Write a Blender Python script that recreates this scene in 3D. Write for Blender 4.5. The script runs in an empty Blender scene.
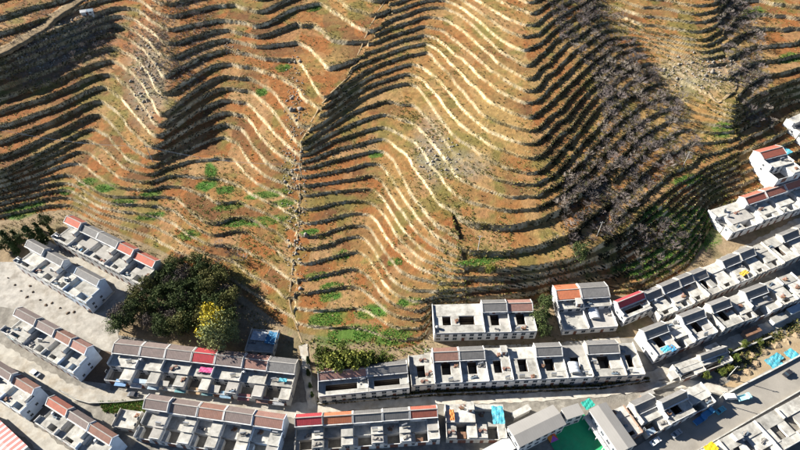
import bpy, math, random
import numpy as np
from mathutils import Vector, Matrix

random.seed(7); rng = np.random.default_rng(7)
scene = bpy.context.scene
col = scene.collection

# ------------------------------------------------------------------ camera, sky, sun, exposure
CAM_H, TILT, FPX = 190.0, math.radians(44.0), 533.0
cam_data = bpy.data.cameras.new('camera'); cam = bpy.data.objects.new('camera', cam_data); col.objects.link(cam)
cam.location = (0, 0, CAM_H); cam.rotation_euler = (TILT, 0, 0)
cam_data.sensor_width = 36.0; cam_data.lens = FPX / 800.0 * 36.0
cam_data.clip_start = 1.0; cam_data.clip_end = 3000.0
scene.camera = cam

SUN_EL, SUN_AZ = math.radians(27.0), math.radians(-71.0)      # azimuth clockwise from +Y (uphill)
sun_dir = Vector((math.sin(SUN_AZ) * math.cos(SUN_EL), math.cos(SUN_AZ) * math.cos(SUN_EL), math.sin(SUN_EL)))
world = bpy.data.worlds.new('World'); scene.world = world; world.use_nodes = True
wn = world.node_tree.nodes; wl = world.node_tree.links; wn.clear()
sky = wn.new('ShaderNodeTexSky'); sky.sky_type = 'NISHITA'; sky.sun_disc = False
sky.sun_elevation = SUN_EL; sky.sun_rotation = SUN_AZ % (2 * math.pi); sky.altitude = 2600.0; sky.air_density = 0.7; sky.dust_density = 0.1; sky.ozone_density = 1.5
bg = wn.new('ShaderNodeBackground'); bg.inputs['Strength'].default_value = 0.05
wo = wn.new('ShaderNodeOutputWorld')
wl.new(sky.outputs[0], bg.inputs[0]); wl.new(bg.outputs[0], wo.inputs[0])
sd = bpy.data.lights.new('sun', 'SUN'); sd.energy = 5.0; sd.angle = math.radians(0.5); sd.color = (1.0, 0.94, 0.84)
so = bpy.data.objects.new('sun', sd); col.objects.link(so); so.location = sun_dir * 400
so.rotation_euler = (-sun_dir).to_track_quat('-Z', 'Y').to_euler()
vs = scene.view_settings
vs.view_transform = 'Standard'; vs.look = 'None'; vs.gamma = 1.0; vs.use_curve_mapping = False; vs.exposure = 1.65
scene.cycles.diffuse_bounces = 2

# ------------------------------------------------------------------ pixel <-> world
SN, CS = math.sin(TILT), math.cos(TILT)
GS, G0 = 0.08, -6.0                                            # valley floor: z = GS*Y + G0
STEP = 1.45
def ray(u, v):
    dx = (np.asarray(u, float) - 400) / FPX; dy = (225 - np.asarray(v, float)) / FPX
    return dx, SN + dy * CS, -CS + dy * SN
def hit(u, v, h=0.0):                                          # h metres above the sloping valley floor
    dx, dy, dz = ray(u, v)
    t = (GS * 0 + G0 + h - CAM_H) / (dz - GS * dy)
    return dx * t, dy * t, CAM_H + dz * t
def hit_z(u, v, z):
    dx, dy, dz = ray(u, v); t = (z - CAM_H) / dz
    return Vector((float(dx * t), float(dy * t), z))
def ground(y): return GS * y + G0
def project(X, Y, Z):
    zc = Y * SN - (Z - CAM_H) * CS; yc = Y * CS + (Z - CAM_H) * SN
    return 400 + FPX * X / zc, 225 - FPX * yc / zc

# ------------------------------------------------------------------ noise
def _hash(i, j, s):
    n = (i.astype(np.int64) * 374761393 + j.astype(np.int64) * 668265263 + s * 974634777) & 0x7fffffff
    n = ((n ^ (n >> 13)) * 1274126177) & 0x7fffffff
    return ((n ^ (n >> 16)) & 0xffff) / 65535.0
def vnoise(x, y, s=0):
    i = np.floor(x); j = np.floor(y); fx = x - i; fy = y - j
    fx = fx * fx * (3 - 2 * fx); fy = fy * fy * (3 - 2 * fy)
    a = _hash(i, j, s); b = _hash(i + 1, j, s); c = _hash(i, j + 1, s); d = _hash(i + 1, j + 1, s)
    return (a * (1 - fx) + b * fx) * (1 - fy) + (c * (1 - fx) + d * fx) * fy
def fbm(x, y, s=0, o=3):
    r = np.zeros_like(x); a = 0.5; t = 0
    for k in range(o):
        r += a * vnoise(x * 2 ** k, y * 2 ** k, s + k * 17); t += a; a *= 0.5
    return r / t

# ------------------------------------------------------------------ hillside: key contours read off the photograph (u, v) per level
KEYS = [
 (0.0, [(-300,255),(-120,238),(0,222),(45,213),(70,211),(100,226),(165,256),(200,274),(240,299),(275,326),(300,338),(330,344),(400,352),(424,347),(434,317),(531,311),(548,300),(605,296),(640,297),(690,270),(703,246),(713,226),(760,211),(800,197),(1000,120)]),
 (5.0, [(-300,235),(-120,214),(0,190),(40,180),(65,175),(80,180),(95,190),(110,196),(140,197),(165,195),(179,197),(190,211),(212,226),(237,220),(271,234),(290,247),(304,255),(330,246),(357,236),(371,243),(384,270),(396,282),(417,292),(440,291),(500,286),(540,281),(575,272),(610,264),(650,243),(685,212),(710,190),(740,178),(775,165),(800,154),(1000,80)]),
 (9.0, [(-300,215),(-120,190),(0,170),(52,147),(90,125),(101,126),(111,138),(124,158),(150,168),(170,157),(200,139),(228,131),(240,144),(248,165),(262,178),(297,189),(303,194),(340,186),(375,180),(385,192),(397,218),(423,246),(456,262),(500,266),(540,263),(567,257),(592,247),(628,225),(650,200),(671,183),(703,166),(722,158),(740,148),(775,131),(800,118),(1000,40)]),
 (11.5,[(-300,190),(-120,165),(0,146),(50,126),(92,104),(104,104),(116,118),(130,136),(150,153),(172,139),(202,121),(226,113),(245,119),(255,134),(262,153),(276,163),(298,167),(304,169),(340,160),(370,152),(385,153),(400,176),(414,200),(439,228),(470,242),(505,242),(538,236),(560,226),(585,208),(610,184),(635,157),(660,137),(690,130),(715,134),(735,129),(760,113),(800,97),(1000,20)]),
 (16.5,[(-300,165),(-120,140),(0,100),(45,85),(93,65),(112,60),(128,73),(145,92),(160,118),(180,101),(203,83),(225,74),(255,80),(275,96),(287,119),(300,140),(318,126),(350,103),(395,84),(414,81),(433,109),(457,146),(500,168),(535,178),(548,168),(567,143),(583,123),(606,102),(630,83),(655,72),(690,86),(735,107),(750,94),(775,84),(800,74),(1000,0)]),
 (20.0,[(-300,128),(-120,110),(0,76),(45,58),(92,36),(115,30),(135,39),(150,57),(162,77),(180,64),(205,51),(228,45),(258,56),(280,59),(298,60),(310,72),(322,100),(336,88),(365,67),(405,51),(425,47),(442,60),(460,86),(485,112),(510,122),(534,127),(550,111),(570,92),(592,72),(615,53),(640,45),(670,54),(705,65),(735,62),(750,50),(775,45),(800,44),(1000,-10)]),
 (24.5,[(-300,80),(-120,70),(-20,58),(40,36),(91,15),(115,7),(139,8),(165,33),(180,28),(200,22),(225,19),(257,28),(290,12),(318,2),(335,9),(350,22),(372,30),(385,22),(420,11),(447,9),(462,17),(483,36),(505,57),(530,71),(550,46),(577,29),(600,14),(620,16),(650,28),(708,38),(730,12),(745,0),(765,2),(800,12),(1000,-30)]),
 (31.0,[(-300,20),(-120,0),(0,-18),(50,-35),(115,-45),(165,-20),(230,-38),(260,-25),(320,-48),(385,-25),(445,-42),(530,-8),(590,-40),(650,-30),(710,-15),(750,-50),(800,-40),(1000,-70)]),
 (45.0,[(-300,-90),(0,-125),(400,-140),(800,-130),(1000,-150)]),
]
def prep_keys():
    out = []
    for L, pts in KEYS:
        p = np.array(pts, float); us = np.arange(p[0, 0], p[-1, 0], 2.0)
        vv = np.interp(us, p[:, 0], p[:, 1])
        k = np.exp(-0.5 * (np.arange(-8, 9) / 2.4) ** 2); k /= k.sum()
        vv = np.convolve(np.pad(vv, 8, 'edge'), k, 'valid')
        X, Y, Z = hit(us, vv, L * STEP)
        X = np.maximum.accumulate(X + np.arange(len(X)) * 1e-4)
        out.append((L, X, Y))
    return out
PK = prep_keys()
def level(X, Y):
    ys = [np.interp(X, x, y) for _, x, y in PK]
    for k in range(1, len(ys)): ys[k] = np.maximum(ys[k], ys[k - 1] + 3.0)
    L = np.where(Y < ys[0], -1.0 + 0 * Y, 0.0)
    L = np.where(Y < ys[0], (Y - ys[0]) * 0.15, L)
    for k in range(len(ys) - 1):
        t = (Y - ys[k]) / (ys[k + 1] - ys[k])
        L = np.where((t >= 0) & (t < 1), PK[k][0] + t * (PK[k + 1][0] - PK[k][0]), L)
    L = np.where(Y >= ys[-1], PK[-1][0] + (Y - ys[-1]) * 0.1, L)
    return L
# ridge lines that cut the terraces into flights (u, v, level along them)
def ridge(pts):
    w = []
    for u, v, L in pts:
        X, Y, Z = hit(u, v, L * STEP); w.append((float(Y), float(X)))
    w.sort(); w = np.array(w); return w
R1 = ridge([(150,235,1),(148,205,5),(151,166,9),(160,121,16.5),(165,33,24.5),(165,-20,31)])
R2 = ridge([(292,330,0),(292,250,5),(299,190,9),(300,140,16.5),(385,22,24.5),(400,-25,31)])
R3 = ridge([(540,300,0),(541,264,9),(536,178,16.5),(529,71,24.5),(528,-8,31)])
R4 = ridge([(735,157,7),(736,120,13),(738,106,16.5),(722,25,24.5),(715,-15,31)])
def sector(X, Y):
    jit = 5.0 * (vnoise(X * 0 + Y * 0.14, Y * 0 + 3.3, 5) - 0.5) + 2.2 * (vnoise(X * .3, Y * 0.45, 6) - 0.5)
    s = np.zeros(np.shape(X), int)
    for r in (R1, R2, R3, R4): s += (X + jit > np.interp(Y, r[:, 0], r[:, 1]))
    return s
QT_L = np.array([-20.0, 0.0, 9.0, 45.0])                         # flights per level: the lower slopes are stepped more finely
QT = [np.array([-20.0, 0.0, 9 * a, 9 * a + 36 * b]) for a, b in ((1.0, .64), (1.0, .64), (1.12, .98), (1.12, .98), (.72, .66))]
OF = np.array([0.0, 0.0, 0.4, 0.4, 0.0])
def qmap(v, s, inv=False):
    out = np.zeros_like(v)
    for k in range(5):
        m = s == k
        if m.any(): out[m] = np.interp(v[m], QT[k], QT_L) if inv else np.interp(v[m], QT_L, QT[k])
    return out
def nlev(X, Y):
    L = level(X, Y)
    w = np.clip(L / 2.0, 0, 1)
    L2 = L + w * (1.1 * (fbm(X / 34, Y / 34, 11) - 0.5) + 0.18 * (fbm(X / 7, Y / 7, 23, 2) - 0.5))
    s = sector(X, Y)
    f = X / 24 + 1.6 * fbm(X / 45, Y / 45, 31); i = np.floor(f); t = np.clip((f - i - 0.72) / 0.28, 0, 1)   # flights shift along their length
    zero = np.zeros_like(i); po = (_hash(i, zero, 37) - 0.5) * (1 - t) + (_hash(i + 1, zero, 37) - 0.5) * t
    return qmap(L2, s) + OF[s] * w + 0.45 * w * po, L, s
def terrain(X, Y, full=False):
    X = np.asarray(X, float); Y = np.asarray(Y, float)
    n, L, s = nlev(X, Y)
    e = 0.35
    gx = (nlev(X + e, Y)[0] - nlev(X - e, Y)[0]) / (2 * e); gy = (nlev(X, Y + e)[0] - nlev(X, Y - e)[0]) / (2 * e)
    g = np.minimum(np.sqrt(gx * gx + gy * gy), 0.6)
    run = 0.40 + 0.40 * vnoise(X / 5, Y / 5, 41)
    rw = np.clip(run * g, 0.06, 0.45)
    fl = np.floor(n); t = n - fl
    xw = X + 9 * (vnoise(X / 14, Y / 14, 43) - 0.5)
    two = (xw > 24) & (xw < 96) & (n < 14) & (n >= 2)                  # round the knoll the banks are twice as high
    f2 = np.floor(n / 2) * 2; k2 = np.where(two, 2.0, 1.0)
    t = np.where(two, (n - f2) / 2, t); fl = np.where(two, f2, fl); rw = np.where(two, np.clip(rw * 0.75, 0.06, 0.4), rw)
    n = fl + t
    tilt = 0.10
    prof = np.where(t < 1 - rw, tilt * t / (1 - rw), tilt + (1 - tilt) * np.clip((t - (1 - rw)) / rw, 0, 1))
    zz = qmap(np.maximum(fl + prof * k2 - OF[s] * np.clip(L / 2.0, 0, 1), 0.0), s, True); zz = np.minimum(zz, L + 2.2)
    zz = np.where(L <= 0.02, 0.0, zz)
    z = GS * Y + G0 + STEP * zz
    z = z + 0.22 * (fbm(X / 2.2, Y / 2.2, 51, 2) - 0.5) * np.clip(L / 1.0, 0, 1)
    z = z - dip(X, Y)
    if full: return z, n, L, s, (t > 1 - rw) & (L > 0.05)
    return z
# the yard below the road (bottom right) lies lower than the road
ROAD = [hit(u, v) for u, v in ((600,492),(640,469),(690,437),(740,407),(800,374),(870,336),(950,292))]
ROAD = np.array([(float(a), float(b)) for a, b, c in ROAD])
ROAD_W = 12.5
def dip(X, Y):
    yr = np.interp(X, ROAD[:, 0], ROAD[:, 1]); sl = (ROAD[-1, 1] - ROAD[0, 1]) / (ROAD[-1, 0] - ROAD[0, 0])
    d = (yr - Y) / math.sqrt(1 + sl * sl) - ROAD_W / 2 - 0.5
    return 3.6 * np.clip(d / 0.35, 0, 1) * (X > ROAD[0, 0] - 5)

# ------------------------------------------------------------------ materials
MATS = {}
def material(name, color, rough=0.85, var=0.12, scale=0.6, bump=0.0, bscale=8.0, stain=None, metal=0.0, stripes=None, spec=0.3, hue=None, attr=False, trans=None):
    if name in MATS: return MATS[name]
    m = bpy.data.materials.new(name); m.use_nodes = True; nt = m.node_tree; N = nt.nodes; K = nt.links
    b = N['Principled BSDF']; b.inputs['Roughness'].default_value = rough; b.inputs['Metallic'].default_value = metal
    b.inputs['Specular IOR Level'].default_value = spec
    tc = N.new('ShaderNodeTexCoord'); oi = N.new('ShaderNodeObjectInfo')
    add = N.new('ShaderNodeVectorMath'); add.operation = 'ADD'
    mul = N.new('ShaderNodeMath'); mul.operation = 'MULTIPLY'; mul.inputs[1].default_value = 97.0
    K.new(oi.outputs['Random'], mul.inputs[0]); K.new(tc.outputs['Object'], add.inputs[0]); K.new(mul.outputs[0], add.inputs[1])
    n1 = N.new('ShaderNodeTexNoise'); n1.inputs['Scale'].default_value = scale; n1.inputs['Detail'].default_value = 6; n1.inputs['Roughness'].default_value = 0.65
    K.new(add.outputs[0], n1.inputs['Vector'])
    mp = N.new('ShaderNodeMapRange'); mp.inputs['From Min'].default_value = 0.25; mp.inputs['From Max'].default_value = 0.75
    mp.inputs['To Min'].default_value = 1 - var * 1.6; mp.inputs['To Max'].default_value = 1 + var
    K.new(n1.outputs['Fac'], mp.inputs['Value'])
    rr = N.new('ShaderNodeMapRange'); rr.inputs['To Min'].default_value = 1 - var; rr.inputs['To Max'].default_value = 1 + var * 0.6
    K.new(oi.outputs['Random'], rr.inputs['Value'])
    mm = N.new('ShaderNodeMath'); mm.operation = 'MULTIPLY'; K.new(mp.outputs[0], mm.inputs[0]); K.new(rr.outputs[0], mm.inputs[1])
    if attr:
        a = N.new('ShaderNodeVertexColor'); a.layer_name = 'tint'; src = a.outputs['Color']
    else:
        c = N.new('ShaderNodeRGB'); c.outputs[0].default_value = (*color, 1); src = c.outputs[0]
    if stain:
        n2 = N.new('ShaderNodeTexNoise'); n2.inputs['Scale'].default_value = scale * 0.55; n2.inputs['Detail'].default_value = 8; n2.inputs['Roughness'].default_value = 0.7
        K.new(add.outputs[0], n2.inputs['Vector'])
        r2 = N.new('ShaderNodeMapRange'); r2.inputs['From Min'].default_value = 0.47; r2.inputs['From Max'].default_value = 0.68; r2.inputs['To Max'].default_value = 0.85
        K.new(n2.outputs['Fac'], r2.inputs['Value'])
        mx = N.new('ShaderNodeMix'); mx.data_type = 'RGBA'; K.new(r2.outputs[0], mx.inputs['Factor'])
        K.new(src, mx.inputs[6]); mx.inputs[7].default_value = (*stain, 1); src = mx.outputs[2]
    if stripes:                                                    # (axis, period m, second colour, share)
        ax, per, c2, share = stripes
        sp = N.new('ShaderNodeSeparateXYZ'); K.new(tc.outputs['Object'], sp.inputs[0])
        d = N.new('ShaderNodeMath'); d.operation = 'DIVIDE'; d.inputs[1].default_value = per; K.new(sp.outputs[ax], d.inputs[0])
        f = N.new('ShaderNodeMath'); f.operation = 'FRACT'; K.new(d.outputs[0], f.inputs[0])
        g = N.new('ShaderNodeMath'); g.operation = 'LESS_THAN'; g.inputs[1].default_value = share; K.new(f.outputs[0], g.inputs[0])
        mx = N.new('ShaderNodeMix'); mx.data_type = 'RGBA'; K.new(g.outputs[0], mx.inputs['Factor'])
        K.new(src, mx.inputs[6]); mx.inputs[7].default_value = (*c2, 1); src = mx.outputs[2]
    vm = N.new('ShaderNodeVectorMath'); vm.operation = 'SCALE'; K.new(src, vm.inputs[0]); K.new(mm.outputs[0], vm.inputs['Scale'])
    K.new(vm.outputs[0], b.inputs['Base Color'])
    if bump:
        n3 = N.new('ShaderNodeTexNoise'); n3.inputs['Scale'].default_value = bscale; n3.inputs['Detail'].default_value = 4
        K.new(tc.outputs['Object'], n3.inputs['Vector'])
        bp = N.new('ShaderNodeBump'); bp.inputs['Strength'].default_value = bump; bp.inputs['Distance'].default_value = 0.2
        K.new(n3.outputs['Fac'], bp.inputs['Height']); K.new(bp.outputs[0], b.inputs['Normal'])
    if trans:
        b.inputs['Transmission Weight'].default_value = trans
    MATS[name] = m; return m

M_SOIL = material('terraced soil', (0.3,0.2,0.1), 0.95, 0.20, 0.5, 0.8, 1.3, attr=True, spec=0.1)
M_WALLS = material('dry stone and dead grass', (0.3,0.2,0.1), 0.95, 0.35, 0.9, 0.9, 2.2, attr=True, spec=0.1)
M_LEAF = material('leaves', (0.1,0.1,0.05), 0.8, 0.2, 0.5, attr=True, spec=0.15)
M_GROUND = material('packed earth', (0.20,0.185,0.16), 0.95, 0.3, 0.3, 0.4, 2.0, stain=(0.33,0.31,0.27), spec=0.1)
M_LANE = material('pale concrete lane', (0.42,0.395,0.345), 0.9, 0.22, 0.3, 0.2, 3.0, stain=(0.29,0.24,0.175), spec=0.15)
M_ROAD = material('worn road concrete', (0.33,0.305,0.265), 0.9, 0.14, 0.12, 0.2, 3.0, stain=(0.26,0.24,0.21), spec=0.15)
M_PATH = material('trodden path', (0.30,0.225,0.135), 0.95, 0.4, 0.5, 0.4, 2.0, spec=0.1)
M_CONC = material('roof concrete', (0.44,0.43,0.395), 0.9, 0.26, 0.45, 0.15, 4.0, stain=(0.23,0.215,0.19), spec=0.15)
M_CONC2 = material('grey roof concrete', (0.36,0.345,0.32), 0.9, 0.16, 0.35, 0.15, 4.0, stain=(0.24,0.23,0.21), spec=0.15)
M_WHITE = material('white rendered wall', (0.60,0.60,0.59), 0.85, 0.14, 0.6, stain=(0.37,0.36,0.34), spec=0.2)
M_CREAM = material('cream rendered wall', (0.49,0.465,0.42), 0.85, 0.14, 0.6, stain=(0.30,0.27,0.23), spec=0.2)
M_PALEBLUE_SHADE = material('pale blue paint and skylit shade', (0.48,0.56,0.66), 0.85, 0.08, 0.5, stain=(0.40,0.46,0.54), spec=0.2)  # blue skylit shade of end walls painted in; balusters are truly blue
M_BRICK = material('dull brick wall', (0.30,0.20,0.15), 0.9, 0.15, 0.5, stain=(0.24,0.18,0.14), spec=0.1)
M_COURT = material('courtyard paving', (0.12,0.11,0.10), 0.9, 0.2, 0.4, stain=(0.16,0.15,0.14), spec=0.1)  # paving colour darkened to stand for deep shade in the courts
ROOFC = {'grey': (0.185,0.18,0.175), 'taupe': (0.215,0.170,0.155), 'red': (0.40,0.125,0.085), 'crimson': (0.42,0.055,0.065), 'orange': (0.50,0.17,0.085), 'pink': (0.33,0.185,0.15), 'brick': (0.36,0.14,0.10), 'brown': (0.27,0.15,0.115)}
ROOFNAME = {'grey': 'grey tiled', 'taupe': 'taupe tiled', 'red': 'red tiled', 'crimson': 'crimson tiled', 'orange': 'orange tiled', 'pink': 'faded pink tiled', 'brick': 'brick red tiled', 'brown': 'brown tiled'}
M_ROOF = {k: material('roof tile ' + k, c, 0.8, 0.14, 0.8, 0.25, 5.0, stain=tuple(0.72 * x + 0.03 for x in c), stripes=(0, 0.42, tuple(0.66 * x for x in c), 0.26), spec=0.2) for k, c in ROOFC.items()}
M_GLASS = material('window glass', (0.03,0.045,0.06), 0.15, 0.3, 0.5, spec=0.6)
M_FRAME = material('window frame', (0.30,0.31,0.32), 0.6, 0.1)
M_COURTSHADE = material('court shade lining', (0.06,0.045,0.035), 0.5, 0.3, 1.0, stripes=(2,1.6,(0.16,0.13,0.11),0.25))  # dark colour stands in for shade inside the wells
M_DOOR = material('painted door', (0.16,0.07,0.05), 0.6, 0.25, 0.5)
M_BLUE = material('blue tarp', (0.04,0.22,0.42), 0.6, 0.3, 1.0, 0.5, 3.0, stain=(0.14,0.26,0.36))
M_CYAN = material('cyan tarp', (0.07,0.36,0.46), 0.55, 0.25, 1.0, 0.5, 3.0, stain=(0.22,0.36,0.38))
M_SHEET = material('corrugated sheet', (0.36,0.44,0.50), 0.5, 0.2, 0.5, stripes=(0,0.5,(0.27,0.34,0.40),0.4))
M_RUST = material('rusty sheet', (0.25,0.14,0.085), 0.75, 0.3, 0.7, stripes=(0,0.5,(0.17,0.09,0.055),0.4))
M_BARK = material('bark', (0.13,0.10,0.08), 0.95, 0.2, 2.0, spec=0.1)
M_TWIG = material('bare twigs', (0.30,0.255,0.245), 0.95, 0.25, 1.0, spec=0.1, attr=True)
M_STEEL = material('steel', (0.45,0.46,0.47), 0.4, 0.1, metal=0.6)
M_TYRE = material('tyre rubber', (0.02,0.02,0.02), 0.85, 0.1)
M_ROCK = material('grey rock', (0.22,0.20,0.17), 0.95, 0.25, 0.8, 0.5, 3.0, spec=0.1)

# ------------------------------------------------------------------ mesh helpers
def tagp(o, label=None, cat=None, group=None, kind=None):
    if label: o['label'] = label
    if cat: o['category'] = cat
    if group: o['group'] = group
    if kind: o['kind'] = kind
    return o
def link(name, me, parent=None):
    o = bpy.data.objects.new(name, me); col.objects.link(o)
    if parent is not None: o.parent = parent
    return o
def empty(name, loc, rz=0.0):
    o = bpy.data.objects.new(name, None); col.objects.link(o); o.location = loc; o.rotation_euler = (0, 0, rz); o.empty_display_size = 0.5
    return o
class MB:
    def __init__(s): s.v = []; s.f = []
    def box(s, x0, x1, y0, y1, z0, z1, bottom=True):
        b = len(s.v)
        s.v += [(x0,y0,z0),(x1,y0,z0),(x1,y1,z0),(x0,y1,z0),(x0,y0,z1),(x1,y0,z1),(x1,y1,z1),(x0,y1,z1)]
        s.f += [(b+4,b+5,b+6,b+7),(b,b+1,b+5,b+4),(b+1,b+2,b+6,b+5),(b+2,b+3,b+7,b+6),(b+3,b,b+4,b+7)]
        if bottom: s.f.append((b+3,b+2,b+1,b))
        return s
    def poly(s, pts):
        b = len(s.v); s.v += [tuple(p) for p in pts]; s.f.append(tuple(range(b, b + len(pts)))); return s
    def prism(s, prof, x0, x1):                                    # closed profile in (y, z), swept along x
        b = len(s.v); n = len(prof)
        s.v += [(x0, y, z) for y, z in prof] + [(x1, y, z) for y, z in prof]
        s.f += [(b+i, b+(i+1)%n, b+n+(i+1)%n, b+n+i) for i in range(n)]
        s.f += [tuple(b+i for i in reversed(range(n))), tuple(b+n+i for i in range(n))]
        return s
    def cyl(s, cx, cy, z0, z1, r, n=10, r2=None, axis='z'):
        r2 = r if r2 is None else r2; b = len(s.v)
        for k, (z, q) in enumerate(((z0, r), (z1, r2))):
            for i in range(n):
                a = 2 * math.pi * i / n
                p = (cx + q * math.cos(a), cy + q * math.sin(a), z)
                if axis == 'y': p = (cx + q * math.cos(a), z, cy + q * math.sin(a))
                if axis == 'x': p = (z, cx + q * math.cos(a), cy + q * math.sin(a))
                s.v.append(p)
        s.f += [(b+i, b+(i+1)%n, b+n+(i+1)%n, b+n+i) for i in range(n)]
        s.f += [tuple(b+i for i in reversed(range(n))), tuple(b+n+i for i in range(n))]
        return s
    def mesh(s, name, mat):
        me = bpy.data.meshes.new(name); me.from_pydata(s.v, [], s.f); me.materials.append(mat); me.update(); return me
    def build(s, name, mat, parent=None): return link(name, s.mesh(name, mat), parent)
def tint(me, colors):                                              # per-vertex colour attribute
    a = me.color_attributes.new('tint', 'FLOAT_COLOR', 'POINT')
    c = np.ones((len(me.vertices), 4), np.float32); c[:, :3] = colors; a.data.foreach_set('color', c.ravel())
def np_mesh(name, V, F, mat, colors=None, smooth=False):
    V = np.ascontiguousarray(V, np.float32); F = np.ascontiguousarray(F, np.int32); k = F.shape[1]
    me = bpy.data.meshes.new(name); me.vertices.add(len(V)); me.vertices.foreach_set('co', V.ravel())
    me.loops.add(F.size); me.loops.foreach_set('vertex_index', F.ravel())
    me.polygons.add(len(F)); me.polygons.foreach_set('loop_start', np.arange(0, F.size, k, dtype=np.int32))
    me.polygons.foreach_set('loop_total', np.full(len(F), k, np.int32))
    if smooth: me.polygons.foreach_set('use_smooth', np.ones(len(F), bool))
    me.update(calc_edges=True); me.materials.append(mat)
    if colors is not None: tint(me, colors)
    return me

# ------------------------------------------------------------------ terrain mesh
def blob(u, v, cu, cv, ru, rv, ang=0.0):
    a = math.radians(ang); du = u - cu; dv = v - cv
    x = (du * math.cos(a) + dv * math.sin(a)) / ru; y = (-du * math.sin(a) + dv * math.cos(a)) / rv
    return np.clip(1.6 - np.sqrt(x * x + y * y) * 1.0, 0, 1)
GREENS = [(105,188,14,4),(205,186,10,5),(150,216,14,4),(230,206,16,4),(285,203,14,4),(318,276,14,4),(332,286,12,4),(410,302,14,5),(310,232,10,3),(395,262,8,4),(225,190,10,4),(350,335,34,10),(690,240,30,14),(655,215,16,10),(640,268,30,8),(240,222,18,4),(150,195,12,4),(190,235,12,5),(30,205,16,4),(478,262,24,4),(87,182,10,4),(66,191,9,4),(124,202,12,4),(211,172,6,9),(265,221,22,5),(268,194,24,4),(283,68,8,4),(262,92,7,4),(313,8,8,4),(376,154,8,4),(344,254,6,5),(330,297,12,5),(330,318,22,8),(395,336,20,9),(372,312,18,7),(753,13,12,6),(790,58,14,5),(723,130,12,8),(689,180,16,5),(690,225,26,18),(668,255,30,12),(20,213,18,6),(650,270,24,8)]
def build_terrain():
    NX, NY = 1060, 590
    s = np.linspace(-1, 1, NX); Ys = 40 + 310 * np.linspace(0, 1, NY) ** 1.0
    S, Y = np.meshgrid(s, Ys); X = S * (95 + 0.72 * Y)
    x = X.ravel(); y = Y.ravel()
    z, n, L, sec, wall = terrain(x, y, True)
    u, v = project(x, y, z)
    # colour: what grows or lies there
    fl = np.floor(n)
    h1 = _hash(fl, np.floor(x / 23 + 3 * fbm(x / 40, y / 40, 3)) + sec * 101, 7); h2 = _hash(fl + 50, np.floor(x / 14 + 2 * fbm(x / 30, y / 30, 4)) + sec * 77, 9)
    straw = 0.06 + 0.48 * np.clip(np.maximum.reduce([blob(u, v, 470, 110, 75, 120), blob(u, v, 350, 40, 40, 70), blob(u, v, 500, 250, 110, 45), blob(u, v, 690, 90, 90, 80)]), 0, 1)
    big = fbm(x / 22, y / 22, 61); fine = fbm(x / 3.2, y / 3.2, 62)
    k = np.clip((straw + 0.55 * (h1 - 0.5) + 1.1 * (big - 0.5) + 0.5 * (fine - 0.5)), 0, 1)[:, None]
    soil = np.array([0.285, 0.117, 0.041]); soil2 = np.array([0.25, 0.115, 0.05]); strw = np.array([0.375, 0.245, 0.095]); pale = np.array([0.38, 0.24, 0.12])
    spk = (fbm(x / 1.1, y / 1.1, 64, 2)[:, None] - 0.5)
    h2 = np.clip(h2 + 0.5 * (vnoise(x / 12, y / 12, 65) - 0.5), 0, 1)[:, None]; tilled = np.array([0.165, 0.082, 0.038])
    base = np.where(h2 < .3, tilled + (soil - tilled) * h2 / .3 * .5, np.where(h2 < .72, soil, soil + (pale - soil) * (h2 - .5) * 1.6))
    c = base * (1 - k) + strw * k
    gmix = np.clip((fbm(x / 9, y / 9, 63) - 0.56) * 4.5 + 0.6 * (blob(u, v, 690, 130, 110, 150) + blob(u, v, 500, 235, 120, 45) + blob(u, v, 130, 215, 120, 30)) * (fine - 0.35), 0, 0.75)[:, None]
    c = c * (1 - gmix) + np.array([0.17, 0.155, 0.045]) * gmix
    c = c * (1 + 0.35 * spk); spot = np.clip((fbm(x / 1.6, y / 1.6, 66, 2) - 0.60 + 0.25 * (big - 0.5)) * 6, 0, 0.3)[:, None]
    c = c * (1 - spot) + np.array([0.155, 0.115, 0.045]) * spot
    g = np.zeros_like(x)
    for cu, cv, ru, rv in GREENS: g = np.maximum(g, blob(u, v, cu, cv, ru * 0.8, rv * 0.8, -8))
    g = np.clip(g * 2.0 - 0.3 + 1.6 * (fine - 0.5), 0, 1)[:, None] * (0.55 + 0.45 * h1[:, None])
    c = c * (1 - g) + np.array([0.075, 0.17, 0.03]) * g
    # risers: pale stone, dead grass and dark scrub
    wn_ = fbm(x / 2.0, y / 2.0, 71); wb = fbm(x / 12, y / 12, 72)
    scrub = np.clip((wb - 0.5) * 2.0 + (wn_ - 0.5) * 2.0 + 0.22 + 0.35 * blob(u, v, 610, 150, 110, 160) + 0.5 * blob(u, v, 60, 50, 60, 40), 0, 1)[:, None]
    wc = np.array([0.50, 0.42, 0.28]) * (1 - scrub) + np.array([0.13, 0.105, 0.05]) * scrub
    t = n - fl
    lip = np.clip(1 - t / 0.12, 0, 1)[:, None] * (L > 0.5)[:, None] * np.clip(wn_ * 2 - 0.3, 0, 1)[:, None]
    c = c * (1 - 0.7 * lip) + np.array([0.45, 0.36, 0.19]) * 0.7 * lip
    flat = (L <= 0.3)[:, None]
    vil = np.array([0.30, 0.225, 0.14]) * (0.75 + 0.5 * fine[:, None]); vil = vil * (1 - 0.55 * gmix) + np.array([0.12, 0.12, 0.05]) * 0.55 * gmix
    c = np.where(flat, vil * (1 - g) + np.array([0.075, 0.16, 0.03]) * g, c)
    # bare rock and rubble areas
    rk = np.maximum.reduce([blob(u, v, 148, 75, 18, 42), blob(u, v, 65, 45, 48, 22, -25), blob(u, v, 700, 75, 45, 16), blob(u, v, 430, 150, 14, 30), blob(u, v, 465, 165, 22, 12)])
    rk = np.clip(rk * 1.2 * (wn_ + 0.1), 0, 1)[:, None] * (~flat)
    c = c * (1 - 0.7 * rk) + np.array([0.27, 0.25, 0.20]) * 0.7 * rk
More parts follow.
